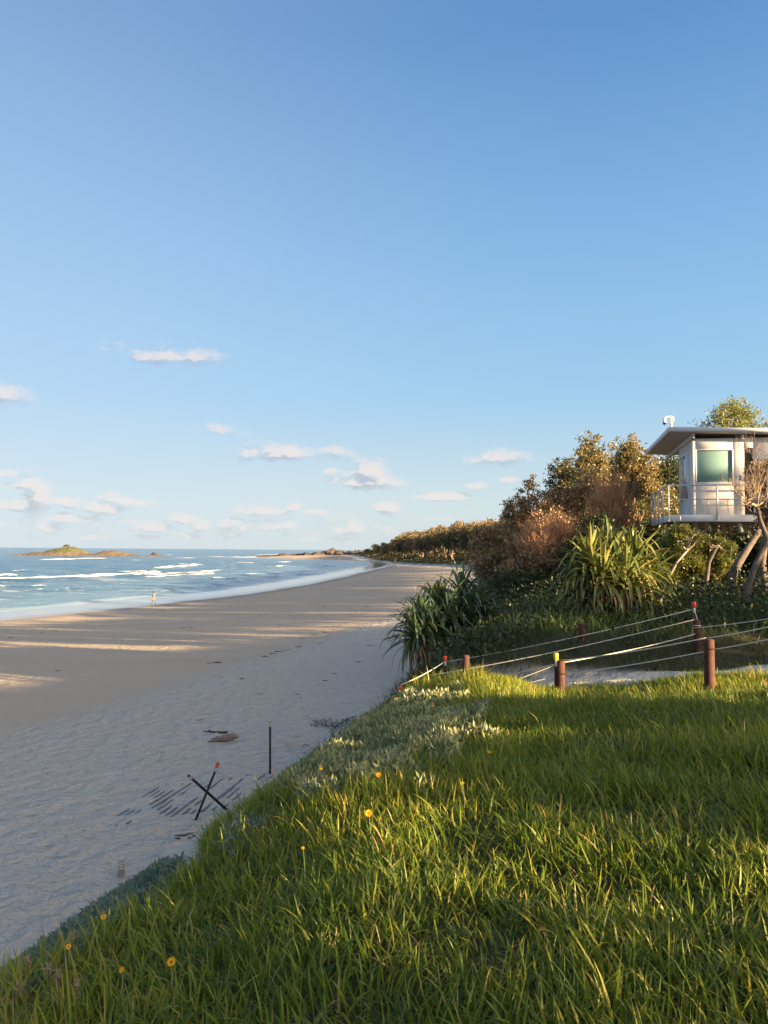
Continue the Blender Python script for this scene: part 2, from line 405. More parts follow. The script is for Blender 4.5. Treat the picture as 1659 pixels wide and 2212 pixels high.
# sea
m,nt = nmat('sea_water'); t = NT(nt)
geo = t.n('ShaderNodeNewGeometry').outputs['Position']
foam, shal, calm = t.attr('foam'), t.attr('shallow'), t.attr('calm')
w1 = t.noise(t.scalev(geo,(0.55,1.0,1)),0.30,5,0.6,0.6); w2 = t.noise(t.scalev(geo,(0.6,1.0,1)),1.7,4,0.6)
w0 = t.noise(t.scalev(geo,(0.4,1.0,1)),0.07,4,0.55,0.5)
fn = t.noise(t.scalev(geo,(0.5,1,1)),1.6,6,0.7); fn2=t.noise(t.scalev(geo,(0.35,1,1)),0.23,5,0.65,1.0)
fm = t.math('ADD', foam, t.math('MULTIPLY_ADD',fn,0.9,-0.45)); fm = t.ss(fm,0.42,0.62)
streak = t.math('MULTIPLY', t.ss(t.math('ADD',t.math('MULTIPLY',fn2,0.8),t.math('MULTIPLY',fn,0.35)),0.61,0.76), t.attr('surf'))
fm = t.math('MAXIMUM', fm, t.math('MULTIPLY',streak,0.55))
deep = t.mix(t.ss(w0,.35,.65),(0.010,0.058,0.125),(0.032,0.115,0.20)); c = t.mix(shal,deep,(0.10,0.19,0.27)); c = t.mix(calm,c,(0.22,0.26,0.30))  # calm swash made paler, its sky sheen put into the base colour
c = t.mix(fm,c,(0.82,0.82,0.80))
p = t.n('ShaderNodeBsdfPrincipled'); nt.links.new(c,p.inputs['Base Color'])
nt.links.new(t.math('MAXIMUM',t.math('MULTIPLY',fm,0.8),t.ss(calm,0,1,0.16,0.05)),p.inputs['Roughness']); p.inputs['IOR'].default_value=1.33
hh = t.math('ADD', t.math('MULTIPLY',w1,1.0), t.math('MULTIPLY',w2,0.30)); hh = t.math('ADD',hh,t.math('MULTIPLY',w0,2.0))
hh = t.math('MULTIPLY',hh,t.math('SUBTRACT',1.02,calm)); hh = t.math('ADD',hh,t.math('MULTIPLY',t.math('MULTIPLY',fm,fn),0.5))
nt.links.new(bumpn(t,hh,1.0,0.85),p.inputs['Normal']); out(t,p.outputs[0]); M['sea']=m

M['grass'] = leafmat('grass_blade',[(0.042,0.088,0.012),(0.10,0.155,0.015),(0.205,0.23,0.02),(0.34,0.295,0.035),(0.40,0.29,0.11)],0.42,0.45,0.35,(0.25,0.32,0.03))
M['slopegrass_shaded'] = leafmat('slope_grass_blade_shaded',[(0.02,0.045,0.010),(0.036,0.075,0.014),(0.06,0.11,0.018),(0.12,0.14,0.035),(0.2,0.17,0.07)],0.3,0.5,0.3)  # darker variant of the lawn grass, slope shade put into the colour
M['silver'] = leafmat('silver_leaf',[(0.10,0.15,0.085),(0.19,0.23,0.12),(0.32,0.33,0.17),(0.44,0.41,0.20)],0.2,0.6,0.25,(0.3,0.32,0.12))
M['bluegreen'] = leafmat('blue_green_leaf',[(0.07,0.13,0.105),(0.11,0.18,0.14),(0.17,0.24,0.19),(0.22,0.26,0.17)],0.2,0.6,0.25)
M['darkleaf_shaded'] = leafmat('dark_leaf_shaded',[(0.010,0.022,0.008),(0.019,0.037,0.012),(0.034,0.052,0.015),(0.07,0.075,0.025)],0.2,0.45,0.4)  # dark foliage, lowered further so the black shade sits in the leaf colour
M['olive'] = leafmat('olive_leaf',[(0.04,0.055,0.018),(0.085,0.09,0.03),(0.16,0.13,0.05),(0.27,0.19,0.08)],0.25,0.42,0.5,(0.25,0.2,0.05),0.9)
M['bronze'] = leafmat('bronze_leaf',[(0.06,0.055,0.025),(0.16,0.105,0.045),(0.30,0.19,0.09),(0.46,0.33,0.19)],0.2,0.42,0.5,(0.3,0.18,0.06),0.8)
M['yellowgreen'] = leafmat('yellow_green_leaf',[(0.04,0.07,0.015),(0.10,0.14,0.025),(0.19,0.20,0.04),(0.27,0.24,0.06)],0.35,0.42,0.5,(0.3,0.28,0.04),0.9)
M['farleaf'] = leafmat('far_leaf',[(0.03,0.045,0.022),(0.075,0.075,0.034),(0.16,0.12,0.055),(0.27,0.185,0.09)],0.2,0.55,0.3,None,0.09)
M['pandanus'] = leafmat('pandanus_leaf',[(0.06,0.10,0.03),(0.13,0.16,0.04),(0.23,0.225,0.06),(0.38,0.31,0.10)],0.25,0.38,0.5,(0.2,0.24,0.04))
M['pandanus_blue'] = leafmat('pandanus_blue_leaf',[(0.035,0.075,0.04),(0.055,0.10,0.05),(0.09,0.13,0.055),(0.17,0.17,0.06)],0.2,0.38,0.5)
M['deadleaf'] = leafmat('dead_leaf',[(0.10,0.065,0.035),(0.20,0.13,0.07),(0.34,0.24,0.14),(0.42,0.31,0.19)],0.2,0.7,0.2)
M['twig'] = pbr('reddish_twigs',(0.36,0.17,0.08),0.75,(0.56,0.32,0.17),3)
M['greytwig'] = pbr('grey_brown_twigs',(0.15,0.115,0.085),0.8,(0.27,0.20,0.14),4)
M['bark'] = pbr('bark',(0.05,0.04,0.033),0.85,(0.11,0.09,0.075),5,0.6,0.03)
M['palebark'] = pbr('pale_bark',(0.17,0.13,0.10),0.85,(0.30,0.24,0.19),2,0.5,0.03)
M['redwood'] = pbr('stained_timber',(0.036,0.011,0.007),0.85,(0.07,0.021,0.013),14,0.4,0.006)
M['greywood'] = pbr('weathered_timber',(0.20,0.185,0.165),0.85,(0.31,0.285,0.25),18,0.6,0.006)
M['darkwood'] = pbr('blue_grey_board',(0.08,0.088,0.10),0.7,(0.17,0.175,0.18),10,0.5,0.006)  # dark blue grey colour of the half buried boards
M['steelblack'] = pbr('black_steel',(0.022,0.018,0.018),0.5,(0.05,0.035,0.03),20,0.2,0.002,0.3)
M['red'] = pbr('red_plastic',(0.62,0.055,0.02),0.4); M['yellow'] = pbr('yellow_plastic',(0.68,0.42,0.03),0.4); M['clear']=pbr('pale_plastic',(0.5,0.5,0.46),0.35)
M['cream'] = pbr('cream_plastic',(0.42,0.40,0.27),0.5)
M['rope'] = pbr('pale_rope',(0.50,0.47,0.39),0.8,(0.62,0.58,0.49),60,0.5,0.002)
M['wire'] = pbr('galvanised_wire',(0.42,0.44,0.46),0.45,None,8,0,0.01,0.3)
M['white'] = pbr('white_painted_metal',(0.56,0.56,0.56),0.55,(0.62,0.62,0.61),3,0.05,0.01)
M['cladding'] = pbr('grey_white_panel',(0.50,0.475,0.46),0.62,(0.55,0.53,0.51),1.2,0.03,0.01)
M['soffit'] = pbr('soffit_panel',(0.42,0.39,0.36),0.5,(0.46,0.43,0.40),1.5)
M['galv'] = pbr('galvanised_rail',(0.48,0.48,0.47),0.35,(0.58,0.57,0.55),9,0,0.01,0.55)
M['teal'] = pbr('tinted_blind',(0.10,0.20,0.20),0.7,(0.11,0.215,0.215),1)
M['glass'] = pbr('reflecting_glass',(0.30,0.34,0.38),0.08,None,8,0,0.01,0.35,0.8)
M['dark'] = pbr('opening_shade',(0.02,0.018,0.017),0.6)
M['camwhite'] = pbr('camera_white',(0.75,0.75,0.74),0.35); M['domedark']=pbr('smoked_dome',(0.02,0.02,0.025),0.1)
M['skin'] = pbr('skin',(0.36,0.20,0.14),0.6); M['shirt']=pbr('pale_shirt',(0.09,0.10,0.15),0.8); M['cloth_dark']=pbr('dark_cloth',(0.03,0.03,0.04),0.85)
M['cloth_red']=pbr('red_cloth',(0.3,0.05,0.04),0.85); M['hair']=pbr('dark_hair',(0.02,0.015,0.012),0.6)
M['petal'] = leafmat('orange_petal',[(0.75,0.30,0.01),(0.85,0.42,0.015),(0.85,0.5,0.03)],0.35,0.5,0.2); M['eye']=pbr('flower_centre',(0.30,0.09,0.01),0.8)
M['stemgreen']=pbr('green_stem',(0.08,0.13,0.03),0.6); M['weed']=pbr('dried_seaweed',(0.045,0.03,0.02),0.9,(0.09,0.06,0.04),20,0.5,0.02)
M['drift']=pbr('driftwood',(0.16,0.13,0.11),0.9,(0.27,0.22,0.185),9,0.8,0.02)
# island / rock
m,nt = nmat('rock'); t=NT(nt); geo=t.n('ShaderNodeNewGeometry').outputs['Position']; n1=t.noise(geo,0.25,6,0.65); 
n2=t.noise(t.scalev(geo,(1,1,2.5)),0.9,5,0.6)
c=t.mix(t.ss(n1,.35,.65),(0.03,0.026,0.022),(0.095,0.07,0.055)); p=t.n('ShaderNodeBsdfPrincipled'); nt.links.new(c,p.inputs['Base Color']); p.inputs['Roughness'].default_value=.9
nt.links.new(bumpn(t,t.math('ADD',n1,n2),1.0,1.2),p.inputs['Normal']); out(t,p.outputs[0]); M['rock']=m
m,nt = nmat('island_ground'); t=NT(nt); geo=t.n('ShaderNodeNewGeometry').outputs['Position']; n1=t.noise(geo,0.12,6,0.65)
n2=t.noise(geo,0.5,5,0.65)
c=t.mix(t.ss(n2,.35,.65),(0.05,0.042,0.032),(0.16,0.12,0.085)); gr=t.mix(t.ss(n1,.3,.7),(0.05,0.07,0.022),(0.11,0.115,0.04)); c=t.mix(t.ss(t.math('ADD',t.attr('green'),t.math('MULTIPLY_ADD',n2,.6,-.3)),.4,.6),c,gr)
p=t.n('ShaderNodeBsdfPrincipled'); nt.links.new(c,p.inputs['Base Color']); p.inputs['Roughness'].default_value=.95
nt.links.new(bumpn(t,n2,1.0,1.5),p.inputs['Normal']); out(t,p.outputs[0]); M['island']=m

# ------------------------------------------------------------------ ground sheet
def axis(lo,hi,step,mn,mx,gr):
    mid = list(np.arange(lo,hi+1e-6,step)); a=[];s_=step;v=lo
    while v>mn: s_*=gr; v-=s_; a.append(v)
    b=[];s_=step;v=mid[-1]
    while v<mx: s_*=gr; v+=s_; b.append(v)
    return np.array(a[::-1]+mid+b)
def gridfaces(nx,ny):
    i = np.arange(nx-1)[None,:]+np.arange(ny-1)[:,None]*nx
    i = i.ravel(); return np.stack([i,i+1,i+1+nx,i+nx],1)
xs = axis(-13,6,0.07,-7000,9000,1.055); ys = axis(2,20,0.08,-3000,12000,1.05)
X,Y = np.meshgrid(xs,ys); X=X.ravel(); Y=Y.ravel()
Z,s_,q_,dry_,pm_ = H(X,Y,True)
wetv = smooth(9,2.0,s_+1.2*fbm(X,Y,8,41)); vegv = smooth(4.3,5.3,q_+0.5*fbm(X,Y,1.3,42)+3*smooth(12,14,Y))*(1-pm_)
vegv = np.where(Y>32, smooth(3.0,4.5,q_), vegv)*(1-pm_)
ffar = smooth(45,70,Y)*smooth(0.5,4,q_+3*fbm(X,Y,12,43))
me = mesh_np('ground', np.stack([X,Y,Z],1), gridfaces(len(xs),len(ys)), attrs={'wet':wetv,'dry':np.maximum(dry_,pm_),'veg':vegv,'vegfar':ffar}, smooth_=True)
g_o = link('ground', me, M['ground']); tag(g_o,kind='structure')

# ------------------------------------------------------------------ sea sheet
xs = axis(-150,6,0.8,-40000,12000,1.045); ys = axis(70,300,0.8,-6000,60000,1.03)
X,Y = np.meshgrid(xs,ys); X=X.ravel(); Y=Y.ravel()
dc,sg,_ = polydist(X,Y,COAST); s_=dc*sg
K=768/1659.0
def seaP(dx,dy,z=0.0):
    d=px_dir(dx*K,dy*K); t_=(z-CAM_H)/d[2]; return (d[0]*t_,d[1]*t_)
off = smooth(-2,-25,s_); 
wvx = (X*0.55-Y*0.83)
Zs = off*(0.16*np.sin(wvx/3.1+2.5*fbm(X,Y,40,51))+0.20*fbm(X,Y*1.6,9,52,3))
Zs = np.where(np.hypot(X,Y)>900, Zs*0.0+0.1*fbm(X,Y,60,53,2), Zs)
foam = np.zeros(X.shape)
WAVES = [([(8,1254),(60,1253),(200,1247),(330,1240)],4.2,0.75,1.3),([(105,1211),(160,1209),(215,1208)],9,1.0,1.2),([(345,1228),(380,1226),(415,1223)],4,0.6,1.2),
 ([(395,1219),(438,1222)],4,0.5,1.0),([(318,1244),(400,1239),(482,1233)],2.6,0.45,1.05),([(325,1247),(380,1245),(455,1240)],2.4,0.4,1.0),([(-40,1247),(20,1245)],3.0,0.5,1.1),
 ([(262,1237),(312,1236)],2.2,0.35,.9),([(468,1250),(495,1250)],2,0.3,.95),([(528,1243),(600,1240)],2.0,0.3,.8),([(280,1211),(300,1211)],5,0.5,.9),([(385,1206),(430,1206)],8,0.4,.9),
 ([(450,1203),(520,1204),(560,1203)],11,0.5,1.0),([(560,1199),(650,1198)],14,0.6,1.0),([(505,1216),(540,1217)],6,0.4,.8),([(590,1215),(640,1214)],5,0.3,.8),([(655,1241),(720,1236)],2.2,0.3,.9),
 ([(520,1252),(600,1246)],1.6,0.25,.7),([(0,1198),(40,1198)],10,0.5,.9),([(355,1199),(372,1199)],9,0.5,.9),([(-60,1268),(120,1266)],1.6,0.3,.62),([(60,1276),(200,1271)],1.2,0.3,.6),
 ([(560,1225),(650,1222)],3,0.3,.7),([(700,1223),(760,1221)],3,0.3,.7),([(20,1236),(90,1233)],2,0.3,.7)]
for pl,wd,hg,st in WAVES:
    pw=[seaP(*q) for q in pl]; d,_,_=polydist(X,Y,pw)
    taper = 1.0
    b=np.exp(-(d/wd)**2)
    nn = 0.75+0.5*fbm(X,Y,wd*1.2,60,2)
    Zs += b*hg*1.35*nn; foam = np.maximum(foam, st*np.exp(-(d/(wd*0.85))**2)*nn)
# shore break parallel to the coast
sb_ = -s_ + 2.0*fbm(X,Y,18,61,2)
lim = smooth(300,180,Y)
Zs += lim*0.6*np.exp(-((sb_-17)/2.2)**2)*np.clip(0.6+0.9*fbm(X,Y,14,62,2),0.1,2)
foam = np.maximum(foam, lim*0.50*np.exp(-((sb_-14.5)/1.6)**2)*np.clip(0.55+1.0*fbm(X,Y,11,63,3),0,1.3))
foam = np.maximum(foam, 0.40*np.exp(-((sb_-9.0)/1.2)**2)*np.clip(0.5+1.2*fbm(X,Y,9,64,3),0,1.3))
foam = np.maximum(foam, 0.50*np.exp(-((s_-7.1+1.2*fbm(X,Y,8,41)-0.3)/0.35)**2)*smooth(250,120,Y))
calm = smooth(-13,-7,s_+1.5*fbm(X,Y,10,65,2)); shal = smooth(-75,-8,s_+8*fbm(X,Y,25,66,2))
surf = smooth(-190,-60,s_)*smooth(-5,-16,s_)*0.9
# the swash film runs a little up the beach; elsewhere inland the sheet dives under the ground
swz = np.where(s_>-9, np.clip(s_,-9,9)*0.0, 0)
lap = 6.5+1.5*fbm(X,Y,22,67,2)+0.5*fbm(X,Y,5,68,2)
zf = np.where(s_>0, s_*0.028+0.012-0.02*np.clip(s_-lap,0,3), 0.0)
Zs = Zs*smooth(-3,-12,s_) + np.where(s_>0, np.where(s_<14, zf, -0.6), 0.012)
Zs = np.where(s_>14,-1.5,Zs)
me = mesh_np('sea', np.stack([X,Y,Zs],1), gridfaces(len(xs),len(ys)), attrs={'foam':foam,'shallow':shal,'calm':calm,'surf':surf}, smooth_=True)
tag(link('sea', me, M['sea']),kind='structure')

# ------------------------------------------------------------------ island, rocks
def at_sea(px,py): 
    d=px_dir(px,py); t_=-CAM_H/d[2]; return d[0]*t_,d[1]*t_
IY=820.0
gx=np.linspace(-415,-215,260); gy=np.linspace(IY-28,IY+40,70); X,Y=np.meshgrid(gx,gy); X=X.ravel(); Y=Y.ravel()
def xi(dx): return (dx*K-384)/F*IY
ridge=np.interp(X,[xi(p) for p in (12,40,75,95,110,125,143,160,172,185,200,215,230,250,268,285,310,340,372)],[-1.0,1.5,3.0,4.2,5.8,8.8,11.2,10.6,8.0,4.0,2.6,3.6,6.5,7.0,4.5,1.2,1.0,1.4,-1.0])
cross=np.clip(1-((Y-(IY+4))/30)**2,-1,1)
Z=ridge*np.maximum(cross,0)**0.8*(0.9+0.2*fbm(X,Y,14,71)) + 1.6*fbm(X,Y,7,72)*smooth(8,3,ridge) + np.where(cross<0.25,-3*(0.25-cross),0)-0.3
green=smooth(2.5,5.0,Z+1.0*fbm(X,Y,12,73))*smooth(xi(198),xi(185),X)
me=mesh_np('island',np.stack([X,Y,Z],1),gridfaces(len(gx),len(gy)),attrs={'green':green},smooth_=True)
tag(link('island',me,M['island']),kind='structure')
def rock_mesh(seed, n=3):
    import bmesh
    bm=bmesh.new(); bmesh.ops.create_icosphere(bm,subdivisions=n,radius=1.0)
    r_=random.Random(seed); k=[Vector((r_.uniform(-1,1),r_.uniform(-1,1),r_.uniform(-.4,1))).normalized() for _ in range(9)]; cut=[r_.uniform(.5,.85) for _ in k]
    for v in bm.verts:
        for a,c_ in zip(k,cut):
            d=v.co.dot(a)
            if d>c_: v.co-=a*(d-c_)*0.85
        v.co*=1+0.06*math.sin(v.co.x*9+seed)*math.cos(v.co.y*8)
    me=bpy.data.meshes.new('rock'); bm.to_mesh(me); bm.free(); me.materials.append(M['rock']); return me
rocks=[rock_mesh(i) for i in range(5)]
def rock(x,y,z,sx,sy,sz,label,group,i=0):
    o=bpy.data.objects.new('rock',rocks[i%5]); COL.objects.link(o); o.location=(x,y,z); o.scale=(sx,sy,sz); o.rotation_euler=(0,0,i*1.3)
    tag(o,label,'rock',group)
x,y=at_sea(154.5,556.0); rock(x,y,0,8,6,5.0,'lone dark rock in the sea just right of the island','',1)
ORD2=['first rock','second rock','third rock','fourth rock','fifth rock','sixth rock','seventh rock','eighth rock','ninth rock']
i=0
for dx,wd,hh in [(575,12,1.5),(590,9,1.2),(603,11,2.2),(618,14,2.6),(632,10,2.0),(645,14,2.8),(662,16,3.4),(674,12,3.8),(690,15,3.4)]:
    yy=835+random.uniform(-15,20); rock((dx*K-384)/F*yy,yy,max(h1((dx*K-384)/F*yy,yy),0)-.1,wd*.85,7,hh*1.15,ORD2[i]+' from left in the low dark reef beyond the far sand','reef rocks beyond the far sand spit',i); i+=1
for dx,dy,wd,hh,lb in [(706,1192,13,6.5,'low jagged rock at the seaward end of the headland'),(716,1189,9,9.5,'tallest pointed rock standing at the tip of the headland'),(728,1192,12,8,'broad brown rock right of the pointed headland rock'),(742,1191,13,8.5,'rounded rock where the headland scrub begins'),(760,1195,11,6,'small rock at the foot of the headland above the far sand')]:
    yy=850; xx=(dx*K-384)/F*yy; rock(xx,yy,max(h1(xx,yy),0)-0.5,wd,9,hh,lb,'rocks at the headland tip',i); i+=1

# ------------------------------------------------------------------ vegetation generators
def norm(a): return a/(np.linalg.norm(a,axis=-1,keepdims=True)+1e-9)
def leaves_mesh(name, C, size, aspect=0.42, rnd=None, updir=0.2, seed=1, bias=None):
    """small pointed leaves scattered at C"""
    r_=np.random.default_rng(seed); n=len(C)
    L=np.asarray(size)*(0.7+0.6*r_.random(n)) if np.ndim(size) else size*(0.7+0.6*r_.random(n))
    d=norm(r_.normal(size=(n,3))+np.array([0,0,updir*2])+(bias if bias is not None else 0)); 
    s=norm(np.cross(d,r_.normal(size=(n,3)))); nn=np.cross(d,s)
    a=C; b=C+d*(L*.45)[:,None]+s*(L*aspect/2)[:,None]+nn*(L*.06)[:,None]; c_=C+d*L[:,None]; e=C+d*(L*.45)[:,None]-s*(L*aspect/2)[:,None]+nn*(L*.06)[:,None]
    V=np.stack([a,b,c_,e],1).reshape(-1,3); Q=np.arange(4*n).reshape(-1,4)
    r0 = r_.random(n) if rnd is None else np.clip(rnd+0.25*r_.normal(size=n),0,1)
    return mesh_np(name,V,Q,attrs={'rnd':np.repeat(r0,4)})
def blades_mesh(name, B, hgt, wid, az, lean, bend, rnd, seg=3):
    """grass blades: B base points; lean 0 upright .. 1 flat; bend adds droop along the length"""
    n=len(B); T=np.linspace(0,1,seg+1); dirh=np.stack([np.cos(az),np.sin(az),np.zeros(n)],1); side=np.stack([-np.sin(az),np.cos(az),np.zeros(n)],1)
    tw=rng.uniform(-1.2,1.2,n); side=side*np.cos(tw)[:,None]+dirh*np.sin(tw)[:,None]
    V=np.zeros((n,2*seg+1,3)); ang0=lean*1.2
    P=B.copy(); step=hgt/seg
    for i,tt in enumerate(T):
        wf=wid*np.array([0.75,1.0,0.8,0.55,0.3,0.2])[min(i,5)] if seg<=5 else wid*(1-tt)
        if i<seg:
            V[:,2*i]=P-side*(wf/2)[:,None]; V[:,2*i+1]=P+side*(wf/2)[:,None]
            a=ang0+bend*(tt+0.5/seg); P=P+(dirh*np.sin(a)[:,None]+np.array([0,0,1.])*np.cos(a)[:,None])*step[:,None]
        else: V[:,2*seg]=P
    base=(np.arange(n)*(2*seg+1))[:,None]
    Q=np.concatenate([base+np.array([2*i,2*i+1,2*i+3,2*i+2]) for i in range(seg-1)],0) if seg>1 else None
    Tt=base+np.array([2*seg-2,2*seg-1,2*seg])
    return mesh_np(name,V.reshape(-1,3),Q,Tt,attrs={'rnd':np.repeat(rnd,2*seg+1)})
def branches(mb, p, d, L, r, depth, rs, spread=0.6, nch=3, k=5, curl=0.25, tips=None, up=0.15):
    pts=[np.array(p,float)]; d=np.array(d,float); n=4
    for i in range(n):
        d=d+np.array([rs.uniform(-1,1),rs.uniform(-1,1),rs.uniform(-1,1)])*curl+np.array([0,0,up*0.5]); d/=np.linalg.norm(d)
        pts.append(pts[-1]+d*L/n)
    mb.tube(pts,np.linspace(r,r*0.62,n+1),k=k if depth>1 else 3,cap=False,a=rs.random())
    if tips is not None: tips.append(pts[-1]); 
    if depth<=0: return
    for j in range(nch):
        nd=d+np.array([rs.uniform(-1,1),rs.uniform(-1,1),rs.uniform(-.6,1)])*spread*1.3; nd/=np.linalg.norm(nd)
        b=pts[rs.choice([2,3,4])]
        branches(mb,b,nd,L*rs.uniform(.6,.82),r*0.6,depth-1,rs,spread,nch,k,curl,tips,up)
def make_tree(name, label, cat, loc, height, rad, leafmat_, leaf=0.09, clumps=160, per=40, trunk_h=0.45, seed=0, group=None, barkm=None, lobes=9, flat=0.75, trunks=2, rnd_shift=None, clump_r=0.16, lean=(0,0), bare=False, trunk_r=None, spread_low=0.0):
    rs=random.Random(seed); r_=np.random.default_rng(seed+100)
    root=empty(name,loc,label,cat,group)
    ch=height*(1-trunk_h); cz=height-ch*0.5
    LB=[]
    for i in range(lobes):
        a=rs.uniform(0,2*math.pi); rr=rad*math.sqrt(rs.random())*0.68; 
        zz=cz+rs.uniform(-.5,.42)*ch*(1-0.45*rr/rad)-spread_low*rr
        LB.append((rr*math.cos(a)+lean[0],rr*math.sin(a)+lean[1],zz,rad*rs.uniform(.34,.52),ch*rs.uniform(.20,.32)))
    mb=MB(); tr=trunk_r or height*0.022+0.02; hubs=[]
    for k_ in range(trunks):
        a=rs.uniform(0,6.28); b0=np.array([0.12*math.cos(a)*trunks*.5,0.12*math.sin(a)*trunks*.5,-0.25])
        top=np.array([lean[0]*.6+rad*.22*math.cos(a),lean[1]*.6+rad*.22*math.sin(a),height*trunk_h+0.15*ch])
        mid=(b0+top)/2+np.array([rs.uniform(-.12,.12)*height*.5,rs.uniform(-.12,.12)*height*.5,0])
        P_=[b0,b0*.7+mid*.3,mid,mid*.45+top*.55,top]; mb.tube(P_,np.linspace(tr,tr*.6,5),k=7,a=.5,cap=False); hubs.append(top)
    for (x_,y_,z_,a_,b_) in LB:
        h_=hubs[rs.randrange(len(hubs))]; e_=np.array([x_,y_,z_]); md=(h_+e_)/2+np.array([rs.uniform(-1,1),rs.uniform(-1,1),rs.uniform(-.3,.6)])*rad*.12
        mb.tube([h_,md,e_],[tr*.5,tr*.34,tr*.16],k=5,a=.5,cap=False)
        for _ in range(5):
            dd=np.array([rs.gauss(0,1),rs.gauss(0,1),rs.gauss(.3,1)]); dd/=np.linalg.norm(dd); mb.tube([e_,e_+dd*a_*.55+np.array([0,0,-.02]),e_+dd*a_*1.0],[tr*.16,tr*.1,tr*.04],k=3,a=.5,cap=False)
    mb.build('trunk',barkm or M['bark'],root,True)
    if bare: return root
    LBa=np.array(LB); idx=r_.integers(0,lobes,clumps); D_=norm(r_.normal(size=(clumps,3))+np.array([0,0,.35]))
    rr=0.62+0.42*r_.random(clumps); C=LBa[idx,:3]+D_*rr[:,None]*np.stack([LBa[idx,3],LBa[idx,3],LBa[idx,4]*1.15],1)
    cr=rad*clump_r*(0.6+0.8*r_.random(clumps)); pts=(C[:,None,:]+r_.normal(size=(clumps,per,3))*cr[:,None,None]*np.array([.55,.55,.42])).reshape(-1,3)
    rn=np.repeat(r_.random(clumps)*0.8+0.1,per) if rnd_shift is None else np.repeat(np.clip(r_.random(clumps)*0.6+rnd_shift,0,1),per)
    bias=np.repeat(D_*0.8,per,axis=0)
    link('crown',leaves_mesh('crown',pts,leaf,0.45,rn,0.2,seed,bias),leafmat_,root)
    return root
def make_twiggy(name,label,loc,height,rad,mat,seed,depth=4,nstem=5,r0=0.035,group=None,spread=0.5,nch=3,curl=.22,cat='shrub',leafm=None,nleaf=0,up=.15):
    rs=random.Random(seed); root=empty(name,loc,label,cat,group); mb=MB(); tips=[]
    for i in range(nstem):
        a=rs.uniform(0,6.28); d=np.array([math.cos(a)*rad/height*rs.uniform(.2,1),math.sin(a)*rad/height*rs.uniform(.2,1),1.0]); d/=np.linalg.norm(d)
        branches(mb,[.02*math.cos(a),.02*math.sin(a),-.15],d,height*0.36,r0,depth,rs,spread,nch,5,curl,tips,up)
    mb.build('branches',mat,root,False)
    if nleaf and leafm:
        r_=np.random.default_rng(seed); T_=np.array(tips); k_=r_.integers(0,len(T_),nleaf); link('foliage',leaves_mesh('foliage',T_[k_]+r_.normal(size=(nleaf,3))*.10,.09,.5,None,.2,seed),leafm,root)
    return root
def tree_px(name,label,cat,px,pytop,Y,wpx,lm,**kw):
    p_=at(px,pytop,Y); z0=h1(p_[0],Y); hgt=p_[2]-z0; rad=wpx/2/F*Y
    return make_tree(name,label,cat,(p_[0],Y,z0),hgt,rad,lm,**kw)

# ------------------------------------------------------------------ trees and shrubs on the slope
G1='trees on the slope left of the tower'
tree_px('coastal_tree','dark thin crowned tree with sky showing through, left of the olive trees','tree',557,462,44,60,M['darkleaf_shaded'],leaf=.16,clumps=334,per=16,trunk_h=.3,seed=3,group=G1,clump_r=.11,rnd_shift=.25)
tree_px('coastal_tree','small bronze leaved tree at the lower left of the dark thin crowned tree','tree',536,487,43,52,M['bronze'],leaf=.15,clumps=348,per=22,trunk_h=.25,seed=4,group=G1,clump_r=.12)
tree_px('coastal_tree','rounded olive tree with a brownish left side above the orange dead shrub','tree',592,452,40,68,M['olive'],leaf=.14,clumps=609,per=26,trunk_h=.25,seed=5,group=G1,clump_r=.13)
tree_px('coastal_tree','golden olive tree just left of the tower roof','tree',634,450,36,65,M['olive'],leaf=.13,clumps=667,per=28,trunk_h=.22,seed=6,group=G1,clump_r=.13,rnd_shift=.4)
tree_px('coastal_tree','dark tree behind the tower balcony with bright sky through its leaves','tree',668,455,40,60,M['darkleaf_shaded'],leaf=.14,clumps=377,per=20,trunk_h=.25,seed=7,group=G1,clump_r=.12)
tree_px('coastal_tree','golden green tree rising above the tower roof at the right edge','tree',757,404,42,112,M['yellowgreen'],leaf=.14,clumps=812,per=30,trunk_h=.3,seed=8,clump_r=.12,rnd_shift=.35)
tree_px('coastal_tree','bronze tree crown standing behind the orange dead shrubs','tree',572,478,37,78,M['bronze'],leaf=.13,clumps=609,per=24,trunk_h=.2,seed=9,group=G1,clump_r=.13)
G2='dense shrubs on the dune slope'
tree_px('coastal_shrub','dark green rounded shrub in shade directly left of the tower deck','shrub',640,489,31,81,M['darkleaf_shaded'],leaf=.11,clumps=754,per=30,trunk_h=.12,seed=10,group=G2,trunks=3,clump_r=.14)
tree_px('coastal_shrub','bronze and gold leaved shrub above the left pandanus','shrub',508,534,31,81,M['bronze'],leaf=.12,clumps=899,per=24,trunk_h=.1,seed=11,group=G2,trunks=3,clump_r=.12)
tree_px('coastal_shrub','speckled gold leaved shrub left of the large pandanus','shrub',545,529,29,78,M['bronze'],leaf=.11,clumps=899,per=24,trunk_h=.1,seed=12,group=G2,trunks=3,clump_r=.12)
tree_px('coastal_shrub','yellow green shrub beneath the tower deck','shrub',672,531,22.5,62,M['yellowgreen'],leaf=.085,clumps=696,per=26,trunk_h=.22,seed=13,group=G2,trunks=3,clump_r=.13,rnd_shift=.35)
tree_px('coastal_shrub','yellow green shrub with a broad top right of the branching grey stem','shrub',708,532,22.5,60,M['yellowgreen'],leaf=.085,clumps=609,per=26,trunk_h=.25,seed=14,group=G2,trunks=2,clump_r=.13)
tree_px('coastal_shrub','dark low shrub at the foot of the bronze shrubs','shrub',520,574,26,91,M['darkleaf_shaded'],leaf=.10,clumps=609,per=26,trunk_h=.05,seed=15,group=G2,trunks=3,clump_r=.14)
